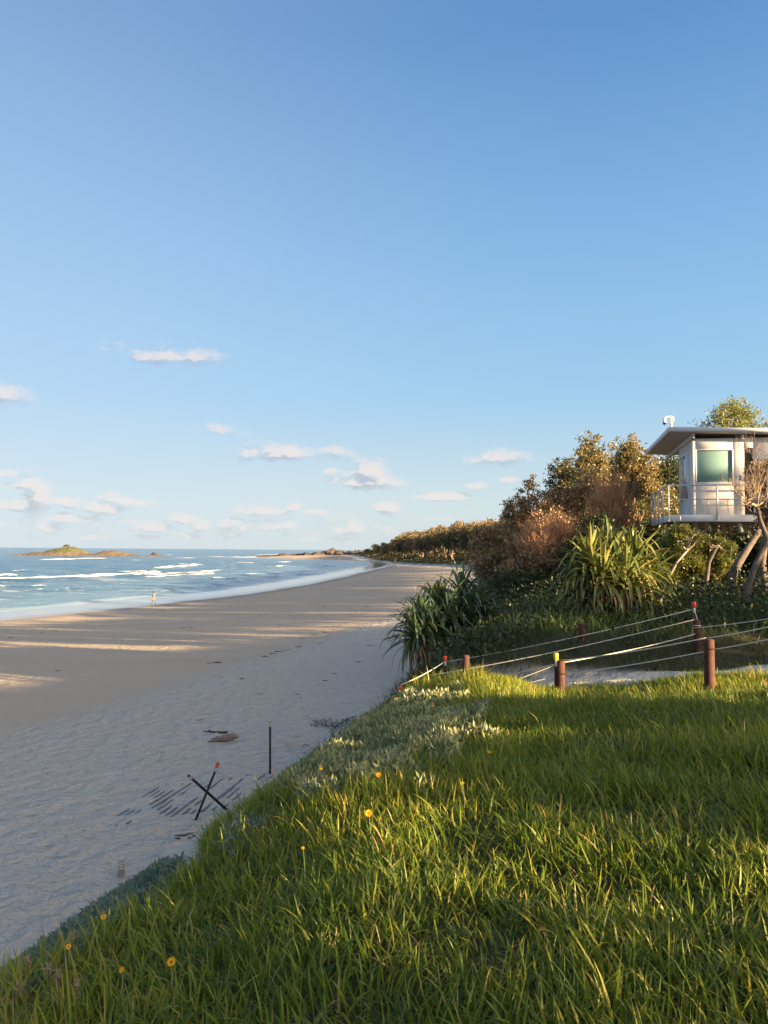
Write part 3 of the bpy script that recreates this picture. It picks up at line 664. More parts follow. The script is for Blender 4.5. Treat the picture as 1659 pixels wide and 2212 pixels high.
tree_px('coastal_shrub','dark shrub in deep shade under the tower','shrub',735,548,24.5,86,M['darkleaf_shaded'],leaf=.10,clumps=609,per=26,trunk_h=.05,seed=16,group=G2,trunks=3,clump_r=.14)
tree_px('coastal_shrub','dark shrub between the large pandanus and the tower stilts','shrub',688,566,24,78,M['darkleaf_shaded'],leaf=.10,clumps=580,per=26,trunk_h=.05,seed=17,group=G2,trunks=3,clump_r=.14)
tree_px('coastal_shrub','dark shrub behind the large pandanus','shrub',600,528,26,91,M['darkleaf_shaded'],leaf=.11,clumps=696,per=26,trunk_h=.08,seed=18,group=G2,trunks=3,clump_r=.14)
def twig_px(name,label,px,pytop,Y,wpx,mat,seed,**kw):
    p_=at(px,pytop,Y); z0=h1(p_[0],Y); return make_twiggy(name,label,(p_[0],Y,z0),p_[2]-z0,wpx/2/F*Y,mat,seed,**kw)
for (px,pyt,Y,wp,lm,lb,sd) in [(516,512,40,44,'bronze','low bronze crown where the slope trees meet the far forest',120),(548,490,38,52,'bronze','bronze crown in front of the dark thin crowned tree',121),(575,470,42,52,'olive','olive crown between the dark thin crowned tree and the rounded olive tree',122),
  (612,466,39,56,'bronze','brown crown between the two golden olive trees',123),(614,456,41,60,'olive','broad olive crown joining the two golden olive trees',127),(652,453,39,56,'olive','olive crown just behind the roof tip of the tower',128),(572,464,43,48,'olive','darker olive crown behind the rounded olive tree',129),
  (697,533,24.0,60,'darkleaf_shaded','dark shrub filling the shade behind the yellow green shrubs',130),(748,530,23.5,60,'darkleaf_shaded','dark shrub behind the leaning trunks at the right edge',131),
  (650,470,36,50,'olive','olive crown tucked under the tower roof corner',124),(494,540,34,44,'bronze','leftmost bronze shrub at the beach end of the slope',125),(530,548,27,60,'bronze','gold speckled low shrub directly above the shaded pandanus',126)]:
    tree_px('coastal_tree' if sd not in (125,126,130,131) else 'coastal_shrub',lb,'tree' if sd not in (125,126,130,131) else 'shrub',px,pyt,Y,wp,M[lm],leaf=.13,clumps=460,per=24,trunk_h=.15,seed=sd,group=G1 if sd not in (125,126,130,131) else G2,clump_r=.13,trunks=3)
G3='leafless orange brown shrubs'
twig_px('bare_shrub','large leafless orange brown shrub below the olive trees',606,472,30,46,M['twig'],21,depth=5,nstem=6,r0=.08,group=G3,spread=.42,curl=.14)
twig_px('bare_shrub','leafless reddish shrub above the bronze leaved shrubs',540,506,28,60,M['twig'],22,depth=5,nstem=6,r0=.06,group=G3,spread=.5)
twig_px('bare_shrub','small leafless reddish shrub between the dark shrub and the bronze tree',578,505,28,50,M['twig'],23,depth=5,nstem=6,r0=.06,group=G3,spread=.5)
twig_px('bare_shrub','pale thin leafless shrub at the far left end of the slope trees',522,517,42,30,M['greytwig'],24,depth=4,nstem=5,r0=.04,group=G3)
twig_px('bare_shrub','low grey leafless bush between the two pandanus trees',520,622,18.5,56,M['greytwig'],25,depth=4,nstem=7,r0=.014,spread=.8,nch=2,curl=.4)

# gnarled trees at the right edge
def gnarled(label,base,pts_px,r0,seed,tw_px,tw_r,mat=M['bark'],tm=M['greytwig'],nleaf=0,lm=None,depth=4,r_tw=.03):
    rs=random.Random(seed); b=np.array(base); root=empty('gnarled_tree',tuple(b),label,'tree'); mb=MB()
    P_=[at(*q)-b for q in pts_px]; mb.tube([np.array([0,0,-.3])]+P_,np.linspace(r0,r0*.45,len(P_)+1),k=9,a=.5)
    mb.build('trunk',mat,root,True); mt=MB(); tips=[]
    for q in tw_px:
        s=P_[-1]; e_=at(*q)-b; d=e_-s; L=np.linalg.norm(d); branches(mt,s,d/L,L*.75,r_tw,depth,rs,.7,3,5,.25,tips,.05)
    mt.build('branches',tm,root)
    if nleaf:
        r_=np.random.default_rng(seed); T_=np.array(tips); k_=r_.integers(0,len(T_),nleaf); link('foliage',leaves_mesh('foliage',T_[k_]+r_.normal(size=(nleaf,3))*.12,.08,.5,None,.2,seed),lm,root)
    return root
bz=lambda px,Y: (lambda p:(p[0],Y,h1(p[0],Y)))(at(px,600,Y))
gnarled('gnarled tree with a tangle of bare twigs in front of the tower wall',bz(742,17.0),[(748,585,17),(757,562,17.1),(768,540,17.2),(760,520,17.3),(757,506,17.4)],.085,31,[(738,492,17.2),(745,470,17.6),(760,462,17.5),(735,505,17.0),(768,480,17.2),(750,515,16.8),(775,500,17.5),(752,482,17.3)],1,r_tw=.022,depth=4)
gnarled('thick dark leaning trunk beneath the tower at the right edge',bz(728,20),[(730,590,20),(734,570,20),(748,548,20),(760,530,20.3)],.15,32,[(770,505,20.5),(780,515,20.5)],1,depth=2)
gnarled('dark stem in the shade below the yellow green shrubs',bz(706,21),[(706,585,21),(709,562,21),(718,545,21)],.08,33,[(722,552,21),(712,550,21)],1,depth=2)
gnarled('grey branching stem growing up through the yellow green shrub',bz(668,20.5),[(671,590,20.5),(668,578,20.5),(677,562,20.4),(687,551,20.3)],.055,34,[(690,538,20.3),(681,541,20.3),(697,545,20.3)],1,mat=M['palebark'],tm=M['palebark'],depth=2,r_tw=.03)
tree_px('coastal_tree','dense dark brown leaved tree overlapping the right end of the tower','tree',768,455,19.5,68,M['bronze'],leaf=.07,clumps=478,per=22,trunk_h=.5,seed=19,clump_r=.11,rnd_shift=-.1,trunks=1,trunk_r=.12,barkm=M['bark'],lean=(0.3,0))

# ------------------------------------------------------------------ pandanus
def strap(mb, p, d, L, wd, droop, rs, fold=0.35, kink=None, a=0.5):
    n=7; d=np.array(d,float); d/=np.linalg.norm(d); pts=[np.array(p,float)]; dirs=[d]
    kk=kink if kink is not None else rs.choice([0,rs.randint(4,6),rs.randint(3,6)])
    for i in range(n):
        g_=droop*(i/n)**1.1*0.36
        d=d+np.array([0,0,-g_])+ (np.array([0,0,-1.3]) if kk and i==kk else 0); d/=np.linalg.norm(d); pts.append(pts[-1]+d*L/n); dirs.append(d)
    V=[];Q=[]
    for i,(q,dd) in enumerate(zip(pts,dirs)):
        sd=np.cross(dd,[0,0,1.0]); l=np.linalg.norm(sd); sd=sd/l if l>.05 else np.array([1.,0,0]); nr=np.cross(sd,dd)
        ww=wd*[.9,1,1,.95,.85,.68,.42,.04][i]/2
        V+= [q-sd*ww+nr*ww*fold*2*.8, q, q+sd*ww+nr*ww*fold*2*.8]
    for i in range(n):
        for j in range(2): Q.append((3*i+j,3*i+j+1,3*i+3+j+1,3*i+3+j))
    mb.add(V,Q,None,a)
def pandanus(label, base, heads, trunk_r, mat, seed, roots=6, nleaf=46, L=1.1):
    rs=random.Random(seed); root=empty('pandanus_tree',tuple(base),label,'tree','pandanus trees beside the beach path'); b=np.array(base)
    tm=MB(); P0=np.array([0,0,0.55])
    tm.tube([[0,0,-.2],[0.03,0,.3],P0],[trunk_r*1.1,trunk_r,trunk_r],k=10)
    for (h,s_) in heads:
        e_=np.array(h); md=(P0+e_)/2+np.array([rs.uniform(-.1,.1),rs.uniform(-.1,.1),-.12]); tm.tube([P0*.8,md,e_-np.array([0,0,.1])],[trunk_r*.7,trunk_r*.55,trunk_r*.5],k=8)
    tm.build('trunk',M['palebark'],root,True)
    rt=MB()
    for i in range(roots):
        a=i*6.28/roots+rs.uniform(-.3,.3); rt.tube([[.05*math.cos(a),.05*math.sin(a),rs.uniform(.45,.75)],[.22*math.cos(a),.22*math.sin(a),.35],[.36*math.cos(a),.36*math.sin(a),-.25]],[.028,.026,.022],k=6)
    if roots: rt.build('prop_roots',M['palebark'],root,True)
    for (h,s_) in heads:
        mb=MB(); md=MB(); h=np.array(h); outw=np.array([h[0],h[1],0])*.5
        for i in range(nleaf):
            t_=i/nleaf; az=i*2.399+rs.uniform(-.2,.2); el=math.radians(82-105*t_**.9+rs.uniform(-8,8))
            d=np.array([math.cos(az)*math.cos(el),math.sin(az)*math.cos(el),math.sin(el)])+outw*.35
            q=h+np.array([0,0,.14*(1-t_)-.08*t_])
            strap(mb,q,d,L*s_*rs.uniform(.75,1.1)*(.8+.35*t_),.10*s_*rs.uniform(.75,1.15),0.22+.85*t_,rs,a=rs.random()*.75+(.25 if rs.random()<.12 else 0))
        mb.build('leaf_rosette',mat,root)
        for i in range(int(nleaf*.55)):
            az=rs.uniform(0,6.28); el=math.radians(rs.uniform(-60,-10)); d=np.array([math.cos(az)*math.cos(el),math.sin(az)*math.cos(el),math.sin(el)])+outw*.3
            strap(md,h+np.array([0,0,-.12]),d,L*s_*rs.uniform(.6,1.15),.055*s_,3.0,rs,a=rs.random())
        md.build('dead_leaves',M['deadleaf'],root)
    return root
pr=at(606,634,18.0); pb=np.array([pr[0],18.0,h1(pr[0],18.0)])
def hd(px,py,Y,b,s=1.0): return (tuple(at(px,py,Y)-b),s)
pandanus('large sunlit pandanus with yellow green strap leaves and a hanging skirt, beside the tower',pb,
   [hd(612,556,17.9,pb,1.0),hd(590,566,17.6,pb),hd(635,566,17.7,pb),hd(603,578,17.3,pb,.95),hd(626,584,17.3,pb,.95),hd(578,585,17.8,pb,.95),hd(648,582,18.1,pb,.95),hd(600,560,18.6,pb),hd(628,560,18.5,pb),hd(590,597,17.5,pb,.9),hd(640,598,17.6,pb,.85)],.11,M['pandanus'],41,8,46,1.1)
pl_=at(425,660,18.5); pb2=np.array([pl_[0],18.5,h1(pl_[0],18.5)])
pandanus('smaller shaded blue green pandanus leaning over the beach sand',pb2,
   [hd(462,598,19.5,pb2,1.05),hd(446,614,18.8,pb2,1.0),hd(422,622,18.2,pb2,.95),hd(438,606,19.0,pb2,.95),hd(414,636,17.9,pb2,.85),hd(478,612,19.4,pb2,1.0),hd(452,630,18.6,pb2,.95),hd(432,630,18.3,pb2,.9),hd(470,622,19.0,pb2,.95)],.10,M['pandanus_blue'],42,5,50,1.05)

# ------------------------------------------------------------------ lifeguard tower
TO=np.array([9.27,25.0,0.0]); TU=np.array([.978,-.21,0]); TV=np.array([.21,.978,0]); MT=np.stack([TU,TV,[0,0,1]],1)
tw_=empty('lifeguard_tower',(9.27,25.0,h1(10,26)),'white lifeguard lookout tower on stilts with flat roof, teal window and railed deck','tower'); TB=np.array(tw_.location)
ROTT=math.atan2(TU[1],TU[0]); tw_.rotation_euler=(0,0,ROTT)
Z0=TB[2]
def tz(z): return z-Z0

DK=9.50; WT=12.0
def tb(name,mat,boxes,parent=tw_,bev=.008):
    mb=MB()
    for (u0,u1,v0,v1,z0,z1) in boxes: mb.box(((u0+u1)/2,(v0+v1)/2,tz((z0+z1)/2)),(abs(u1-u0),abs(v1-v0),abs(z1-z0)),bev=bev)
    return mb.build(name,mat,parent)
tb('deck',M['white'],[(0.0,6.5,-.02,4.2,DK-.05,DK),(0.0,6.5,-.06,-.021,DK-.20,DK+.02),(-.04,-.001,-.06,4.2,DK-.20,DK+.02)]+[(0.1,6.5,v,v+.06,DK-.16,DK-.052) for v in (.4,1.2,2.0,2.8,3.6)])
# cabin walls (front with window opening, left side with door)
tb('cabin_wall',M['cladding'],[(.77,.86,.25,.32,DK,WT),(.861,2.02,.252,.318,DK,10.56),(.861,2.02,.252,.318,11.68,WT),(2.021,2.35,.25,.32,DK,WT),(2.62,5.6,.25,.32,DK,WT),(2.351,2.619,.25,.32,11.7,WT),
   (.77,.84,.321,2.84,DK,WT),(.77,5.6,2.841,2.91,DK,WT),(5.53,5.6,.321,2.84,DK,WT)])
wd=tb('window',M['teal'],[(.90,1.98,.285,.30,10.6,11.64)])
tb('window_frame',M['white'],[(.862,.90,.24,.31,10.562,11.678),(1.98,2.018,.24,.31,10.562,11.678),(.901,1.979,.24,.31,10.562,10.60),(.901,1.979,.24,.31,11.64,11.678)],wd)
dr=tb('side_door',M['white'],[(.745,.768,.85,2.55,DK+.01,11.72)])
tb('door_glass',M['glass'],[(.738,.744,.95,2.45,10.1,11.62)],dr); tb('door_frame',M['galv'],[(.734,.7445,.91,.949,10.06,11.66),(.734,.7445,2.451,2.49,10.06,11.66),(.734,.7445,.950,2.45,10.06,10.099),(.734,.7445,.950,2.45,11.621,11.66)],dr)
tb('doorway_shade',M['dark'],[(2.352,2.618,.34,.36,DK+.01,11.69)])  # dark sheet standing in for the shade inside the door recess
tb('panel_joint',M['galv'],[(.862,2.6,.244,.249,10.05,10.06)]+[(u,u+.012,.243,.2495,DK+.01,10.04) for u in (1.25,1.85)]+[(u,u+.012,.243,.2495,DK+.01,WT-.02) for u in (2.2,3.4,4.6)])
[tb('bolt_plate',M['galv'],[(u,u+.05,-.066,-.061,DK-.17,DK-.02)]) for u in (.3,1.42,3.07,4.67)]
# skillion roof
mb=MB(); 
def roofz(u): return 12.39-0.040*u
U0,U1,V0,V1=-.0,6.6,-.12,6.0; th=.15
V=[];
for (u,v) in ((U0,V0),(U1,V0),(U1,V1),(U0,V1)):
    V.append((u,v,tz(roofz(u)))); 
for (u,v) in ((U0,V0),(U1,V0),(U1,V1),(U0,V1)): V.append((u,v,tz(roofz(u)-th)))
mb.add(V,[(0,1,2,3),(7,6,5,4),(0,4,5,1),(1,5,6,2),(2,6,7,3),(3,7,4,0)]); rf=mb.build('roof',M['white'],tw_)
mb=MB(); e_=.03; V=[(u,v,tz(roofz(u)-th-.004)) for (u,v) in ((U0+e_,V0+e_),(U1-e_,V0+e_),(U1-e_,V1-e_),(U0+e_,V1-e_))]+[(u,v,tz(roofz(u)-th-.001)) for (u,v) in ((U0+e_,V0+e_),(U1-e_,V0+e_),(U1-e_,V1-e_),(U0+e_,V1-e_))]
mb.add(V,[(3,2,1,0),(4,5,6,7)]); mb.build('soffit',M['soffit'],rf)
for u in (.80,2.3,3.9,5.5):
    mb=MB(); mb.box((u,2.9,tz(roofz(u)-th-.095)),(.06,5.6,.16),bev=.006); mb.build('rafter',M['cladding'],rf)
tb('eave_panel',M['cladding'],[(.85,5.55,.262,.31,WT+.001,roofz(3)-th-.01-.08)],rf)
# railing
def rail(pts,r=.022,name='handrail'):
    mb=MB(); mb.tube([(p[0],p[1],tz(p[2])) for p in pts],r,k=8); return mb.build(name,M['galv'],tw_,True)
RT=10.48
rail([(-.02,4.1,RT),(-.02,-.04,RT),],.026); rail([(-.02,-.04,RT),(6.4,-.04,RT)],.026)
rail([(-.02,4.1,RT-.46),(-.02,-.04,RT-.46)],.017,'mid_rail'); rail([(-.02,-.04,RT-.46),(6.4,-.04,RT-.46)],.017,'mid_rail')
for (u,v) in [(-.02,-.04),(-.02,1.0),(-.02,2.05),(-.02,3.1),(-.02,4.1),(1.45,-.085),(3.1,-.085),(4.7,-.085)]:
    mb=MB(); mb.box((u-.03 if v>0 else u,v,tz((RT+DK-.15)/2)),(.045,.045,RT-DK+.13),bev=.006); mb.build('rail_post',M['galv'],tw_)
# stilts and braces
for (u,v) in [(.5,1.2),(.5,3.6),(3.2,1.2),(3.2,3.6),(5.8,1.2),(5.8,3.6)]:
    mb=MB(); p_=TO+TU*u+TV*v; g0=h1(p_[0],p_[1])-.4; mb.box((u,v,tz((g0+DK-.17)/2)),(.14,.14,DK-.17-g0),bev=.01); mb.build('stilt',M['white'],tw_)
for (a_,b_) in [((.55,.7,DK-.17),(1.1,2.2,7.9)),((.9,.6,DK-.17),(1.5,2.2,7.9)),((1.25,.5,DK-.17),(1.95,2.2,7.9)),((2.15,.2,DK-.17),(2.55,.5,7.85))]:
    mb=MB(); A_=np.array([a_[0],a_[1],tz(a_[2])]); B_=np.array([b_[0],b_[1],tz(b_[2])]); mb.tube([A_,B_],.055,k=4); mb.build('brace',M['white'],tw_)
# security camera on the roof
cb=TO+TU*.12+TV*.2; cz=roofz(.12)
sc=empty('security_camera',(cb[0],cb[1],cz),'white dome security camera on a short mast at the near corner of the tower roof','camera',None,ROTT)
mb=MB(); mb.tube([(0,0,-.01),(0,0,.40)],.035,k=12); mb.box((0,0,.01),(.14,.14,.02),bev=.004); mb.build('mast',M['camwhite'],sc,True)
mb=MB(); mb.box((.055,0,.30),(.05,.09,.17),bev=.01); mb.build('junction_box',M['camwhite'],sc)
mb=MB(); mb.tube([(0,0,.385),(-.13,0,.385),(-.19,0,.37),(-.205,0,.33)],.022,k=10); mb.build('arm',M['camwhite'],sc,True)
mb=MB(); mb.lathe((-.205,0,.14),[(.005,.20),(.03,.195),(.055,.17),(.06,.09),(.062,.06),(.058,.055)],18); mb.build('housing',M['camwhite'],sc,True)
mb=MB(); mb.lathe((-.205,0,.14),[(.056,.058),(.056,.03),(.045,.0),(.025,-.018),(.001,-.024)],18); mb.build('dome',M['domedark'],sc,True)

# ------------------------------------------------------------------ fence posts, pickets, ropes
GB='round red brown timber posts along the path'
def bollard(px,pyt,Y,label,r=.062,cut=.9):
    p_=at(px,pyt,Y); z0=h1(p_[0],Y); h_=max(p_[2]-z0,.35)
    o=empty('timber_post',(p_[0],Y,z0),label,'post',GB); mb=MB(); mb.lathe((0,0,0),[(r,-.3),(r,h_*.5),(r*.985,h_-.02),(r*.9,h_-.004),(r*.55,h_),(.001,h_+.002)],18); mb.build('shaft',M['redwood'],o,True)
    if 'tied' not in label and 'ties' not in label: return np.array([p_[0],Y,p_[2]])
    mb=MB(); mb.tube([(r*1.03*math.cos(a),r*1.03*math.sin(a),h_-.09) for a in np.linspace(0,6.283,20)],.006,k=5); mb.build('rope_wrap',M['rope'],o)
    return np.array([p_[0],Y,p_[2]])
B1=bollard(560.5,660,11.0,'red brown timber post behind the lawn crest, beside the yellow capped stake')
B2=bollard(709,639,9.5,'thickest red brown timber post, near the right edge in front of the capped stake')
B3=bollard(466,655,13.4,'dark timber post on the far side of the path, right of the red capped picket')
B4=bollard(581.5,638,13.9,'shaded timber post on the far side of the path below the large pandanus')
B5=bollard(697,620,13.0,'shaded timber post with rope ties, just behind the thickest post',r=.058)
GP='black steel pickets with coloured caps'
def picket(base,top,capm,label,group=GP,band=None):
    base=np.array(base,float); top=np.array(top,float); d=top-base; L=np.linalg.norm(d)
    o=empty('star_picket',tuple(base),label,'stake',group); o.rotation_euler=Vector(d).to_track_quat('Z','Y').to_euler()
    mb=MB()
    for k_ in range(3):
        a=k_*2.094+.5; Mx=np.array([[math.cos(a),-math.sin(a),0],[math.sin(a),math.cos(a),0],[0,0,1]]); mb.box(Mx@np.array([.014,0,L/2-.15]),(.030,.007,L+.3),Mx)
    mb.build('shaft',M['steelblack'],o)
    if capm:
        mb=MB(); mb.lathe((0,0,L-.045),[(.026,0),(.030,.004),(.034,.045),(.036,.085),(.030,.10),(.001,.103)],14); mb.build('cap',capm,o,True)
    mb=MB(); mb.lathe((0,0,L-.13),[(.020,0),(.024,.02),(.024,.083),(.02,.085)],10); mb.build('insulator',M['clear'],o,True)
    return base,top
gA=ray_ground(270.3,774); A0,A1=picket(gA,at(270.3,721,gA[1]),M['cream'],'upright black picket with a cream cap standing alone on the beach sand')
gX=ray_ground(195.4,820); X0,X1=picket(gX,at(217.3,765,gX[1]+.05),M['red'],'red capped picket leaning right and crossed by another on the sand')
gY=ray_ground(226.8,809.5); Y0,Y1=picket(gY,at(188,775,gY[1]-.75),None,'uncapped picket leaning far left across the red capped one')
def pk(px,py,Y,capm,label,h_=None):
    t_=at(px,py,Y); z0=h1(t_[0],Y); return picket((t_[0],Y,z0),t_,capm,label)
Bp=pk(400.5,690,12.0,M['red'],'red capped picket mostly hidden behind the left end of the lawn crest')
Cp=pk(445.3,659,14.6,M['red'],'red capped picket at the near foot of the shaded pandanus')
Dp=pk(556,657,11.0,M['yellow'],'yellow capped picket tied to the timber post on the lawn crest')
Ep=pk(694,605,13.2,M['red'],'tallest red capped picket, behind the thickest timber post at the right')
def rope(a,b,label,sag=.02,r=.007,mat=None,name='rope',mid=None):
    a=np.array(a);b=np.array(b); n=14; T=np.linspace(0,1,n+1)[:,None]; P_=a*(1-T)+b*T; P_[:,2]-=4*sag*(T*(1-T))[:,0]
    if mid is not None: P_=np.array(mid)
    c=P_[0].copy(); mb=MB(); mb.tube(P_-c,r*.82,k=6); o=mb.build(name,mat or M['rope'],None,True,loc=tuple(c))
    tag(o,label,'rope' if name=='rope' else 'wire','ropes and wires of the path fence'); return o
e=lambda px,py,Y: at(px,py,Y)
rope(e(694,609,13.2),e(445.5,662,14.6),'upper far rope running from the tallest red capped picket down to the far left picket',.05,.009)
rope(e(694.5,619.5,13),e(430,675.5,13.6),'second far rope below the uppermost, running down to the left',.05,.009)
rope(e(694,609,13.2),e(698.5,623,13.0),'short slack rope hanging from the tallest picket to the tied post',.0,.007)
rope(e(562,660.5,11),e(706,638,9.5),'thick yellowish top rope between the two nearest timber posts',.025,.010)
rope(e(709,638,9.5),e(790,622,8.6),'top rope going right out of frame from the thickest post',.01,.009)
rope(e(565,674,11),e(706,651.3,9.5),'lower rope between the two nearest timber posts',.02,.009)
rope(e(713,649.5,9.5),e(790,634.5,8.6),'lower rope going right out of frame from the thickest post',.01,.008)
rope(e(563,662.5,11),e(697,633.6,13),'thin rope crossing from the yellow capped picket to the tied post',.03,.008)
rope(e(692.5,628,13),e(790,615,11.8),'rope tied round the shaded post leading right out of frame',.02,.008)
rope(e(555.3,664.2,11),e(470,682,13.5),'rope falling left from the yellow capped picket behind the lawn crest',.01,.008)
rope(e(555,664.8,11),e(490,689,11.3),'steeper rope falling left from the yellow capped picket into the grass',.01,.008)
rope(e(558,676,11),e(515,686,11.2),'low rope left of the timber post just above the grass tips',.0,.007)
rope(e(445.5,661,14.6),e(400.5,685,12.0),'rope from the far left picket down to the half hidden red capped picket',.03,.009)
lw=['uppermost','second','middle','fourth','lowest']
for i_,(pa,pb_) in enumerate([((271,727),(398,691)),((271,737),(398,694)),((271,749),(402,706)),((271,757),(404,709)),((271,768),(404,716))]):
    rope(e(*pa,A0[1]),e(*pb_,12.0),lw[i_]+' wire from the lone cream capped picket up to the lawn crest',.03,.0045,M['wire'],'wire')
rope(e(214,771,gX[1]),e(270,764,A0[1]),'slack wire sagging between the leaning red capped picket and the upright one',.14,.004,M['wire'],'wire')
rope(e(214,776,gX[1]),e(271,756,A0[1]),'nearly straight wire from the leaning red capped picket to the upright one',.05,.004,M['wire'],'wire')
# curled loose wire
c_=e(222,773,gX[1]); rope((0,0,0),(0,0,1),'loose curl of wire dangling beside the leaning red capped picket',0,.004,M['wire'],'wire',mid=[c_+np.array([.16*math.sin(t_)*.5,.0,-.25*t_/6+.05*math.cos(t_*1.6)]) for t_ in np.linspace(0,6,18)])

# weathered stump with rope
gs=ray_ground(121,877); o=empty('timber_stump',tuple(gs),'short weathered grey timber stump wound with white rope on the sand','stump'); r_=.052
mb=MB(); mb.lathe((0,0,0),[(r_,-.2),(r_*1.02,.1),(r_*.98,.235),(r_*.85,.245),(.001,.25)],14); mb.build('shaft',M['greywood'],o,True)
mb=MB(); mb.tube([(r_*1.12*math.cos(a),r_*1.12*math.sin(a),.12+.012*a/2) for a in np.linspace(0,6.283*3,60)],.007,k=6); mb.build('rope_wrap',M['rope'],o,True)

# board walkway half buried in the sand
nb=15
ORD=['first','second','third','fourth','fifth','sixth','seventh','eighth','ninth','tenth','eleventh','twelfth','thirteenth','fourteenth','last and innermost']
for i_ in range(nb):
    f_=i_/(nb-1); A_=ray_ground(84+f_*150,831-f_*24); 
    dirv=np.array([.20,.98]); L_=2.9-0.5*f_; 
    n_=16; T=np.linspace(0,1,n_+1); xx=A_[0]+dirv[0]*L_*T; yy=A_[1]+dirv[1]*L_*T; zz=H(xx,yy)
    zl=np.interp(T,[0,1],[np.mean(zz[:5]),np.mean(zz[-5:])])+.010+random.uniform(-.008,.006)-.009; c=np.array([xx[0],yy[0],zl[0]])
    V=[];Q=[]; sd=np.array([.98,-.20,0])*.030
    for k_ in range(n_+1):
        q=np.array([xx[k_],yy[k_],zl[k_]])-c
        V+=[q-sd+[0,0,-.05],q-sd+[0,0,.0],q+sd+[0,0,.0],q+sd+[0,0,-.05]]
    for k_ in range(n_):
        for j in range(4): Q.append((4*k_+j,4*k_+(j+1)%4,4*k_+4+(j+1)%4,4*k_+4+j))
    Q+=[(0,1,2,3),(4*n_+3,4*n_+2,4*n_+1,4*n_)]
    mb=MB(); mb.add(V,Q); o=mb.build('walkway_board',M['darkwood'],None,False,loc=tuple(c)); tag(o,ORD[i_]+' dark narrow board from the seaward end of the half buried walkway','board','boards of the half buried beach walkway')

# driftwood
gd=ray_ground(223,742); o=empty('driftwood',tuple(gd),'knobbly brown piece of driftwood lying on the open sand','driftwood')
mb=MB(); mb.tube([(-.42,-.08,.02),(-.28,-.03,.05),(-.05,.02,.09),(.12,.05,.11),(.3,.07,.15),(.42,.06,.13)],[.015,.04,.085,.10,.085,.03],k=9); mb.build('log',M['drift'],o,True)
mb=MB(); mb.tube([(-.1,0,.12),(-.16,-.1,.16),(-.3,-.16,.12)],[.03,.022,.01],k=6); mb.build('branch_stub',M['drift'],o,True)

# seaweed
def weed_mesh(seed):
    rs=random.Random(seed); mb=MB()
    for k_ in range(9):
        p_=np.array([rs.gauss(0,.18),rs.gauss(0,.1),.02]); P_=[p_]
        for _ in range(4): P_.append(P_[-1]+np.array([rs.uniform(-.02,.16),rs.uniform(-.07,.07),rs.uniform(-.012,.02)]))
        mb.tube(P_,[.012,.025,.028,.02,.008],k=5)
    return mb
wm=[weed_mesh(i).build('seaweed_clump',M['weed'],None) for i in range(4)]
for o in wm: COL.objects.unlink(o)
def weed(px,py,s,i_,label,group):
    g_=ray_ground(px,py)
    if g_ is None: return
    o=wm[i_%4].copy(); COL.objects.link(o); o.location=tuple(g_); o.rotation_euler=(0,0,random.uniform(-.5,.5)); o.scale=(s,s,s*.8); tag(o,label,'seaweed',group)
GW='bits of dried seaweed on the beach'
spots=[(463,1431,1.6),(470,1432,1.2),(452,1433,1.1),(122,1449,1),(445,1323,2.0),(462,1322,1.5),(360,1396,.0),(520,1466,.8),(478,1463,.7),(110,1361,1.6),(98,1358,1.2),(118,1363,1.2),(90,1367,1.1),(20,1378,1.3),(348,1318,1.6),(352,1322,1.2),(378,1317,1.5),(403,1318,1.2),(395,1356,1.5),(411,1356,1.3),
 (745,1262,3),(760,1265,3),(775,1258,3),(790,1250,3),(720,1268,2.4),(735,1268,2.8),(700,1272,2.2),(820,1240,3),(830,1265,2),(640,1398,1.6),(618,1405,1.4),(598,1408,1.5),(585,1412,1.5),(567,1418,1.4),(680,1372,1.6),(650,1380,1.2),(700,1366,1.5),(716,1360,1.4),(730,1352,1.4),(745,1345,1.2),(840,1322,1.5),(850,1330,1.6),(790,1310,1.6),(700,1310,1.2),(560,1330,1.4),(510,1340,1.2),(470,1300,1.5),(535,1300,1.6),(600,1355,1),(660,1345,1),(690,1390,1),(560,1500,.8),(700,1470,.9),(640,1500,.7),(430,1556,.7),(660,1611,.9),(720,1455,.8),(770,1430,1.2),(800,1395,1.5)]
i_=0
for dx,dy,s in spots:
    if s>0: weed(dx*K,dy*K,s*.40,i_,('large' if s>1.8 else 'middling' if s>1.25 else 'small')+' bit of dried seaweed '+('on the left part of the beach' if dx<250 else 'on brown mid beach' if dx<480 else 'along the edge of the pale sand' if dx<680 else 'near the shaded pandanus')+(', near the water edge' if dy<1330 else ', among the sunlit streaks' if dy<1400 else ', in the near shade'),GW); i_+=1
weed(463*K,1583*K,.9,1,'dark brown seaweed tuft lying low on the sand left of the grass edge','')
weed(405*K,1812*K,.8,2,'dark tuft of dry seaweed on the sand below the crossed pickets','')

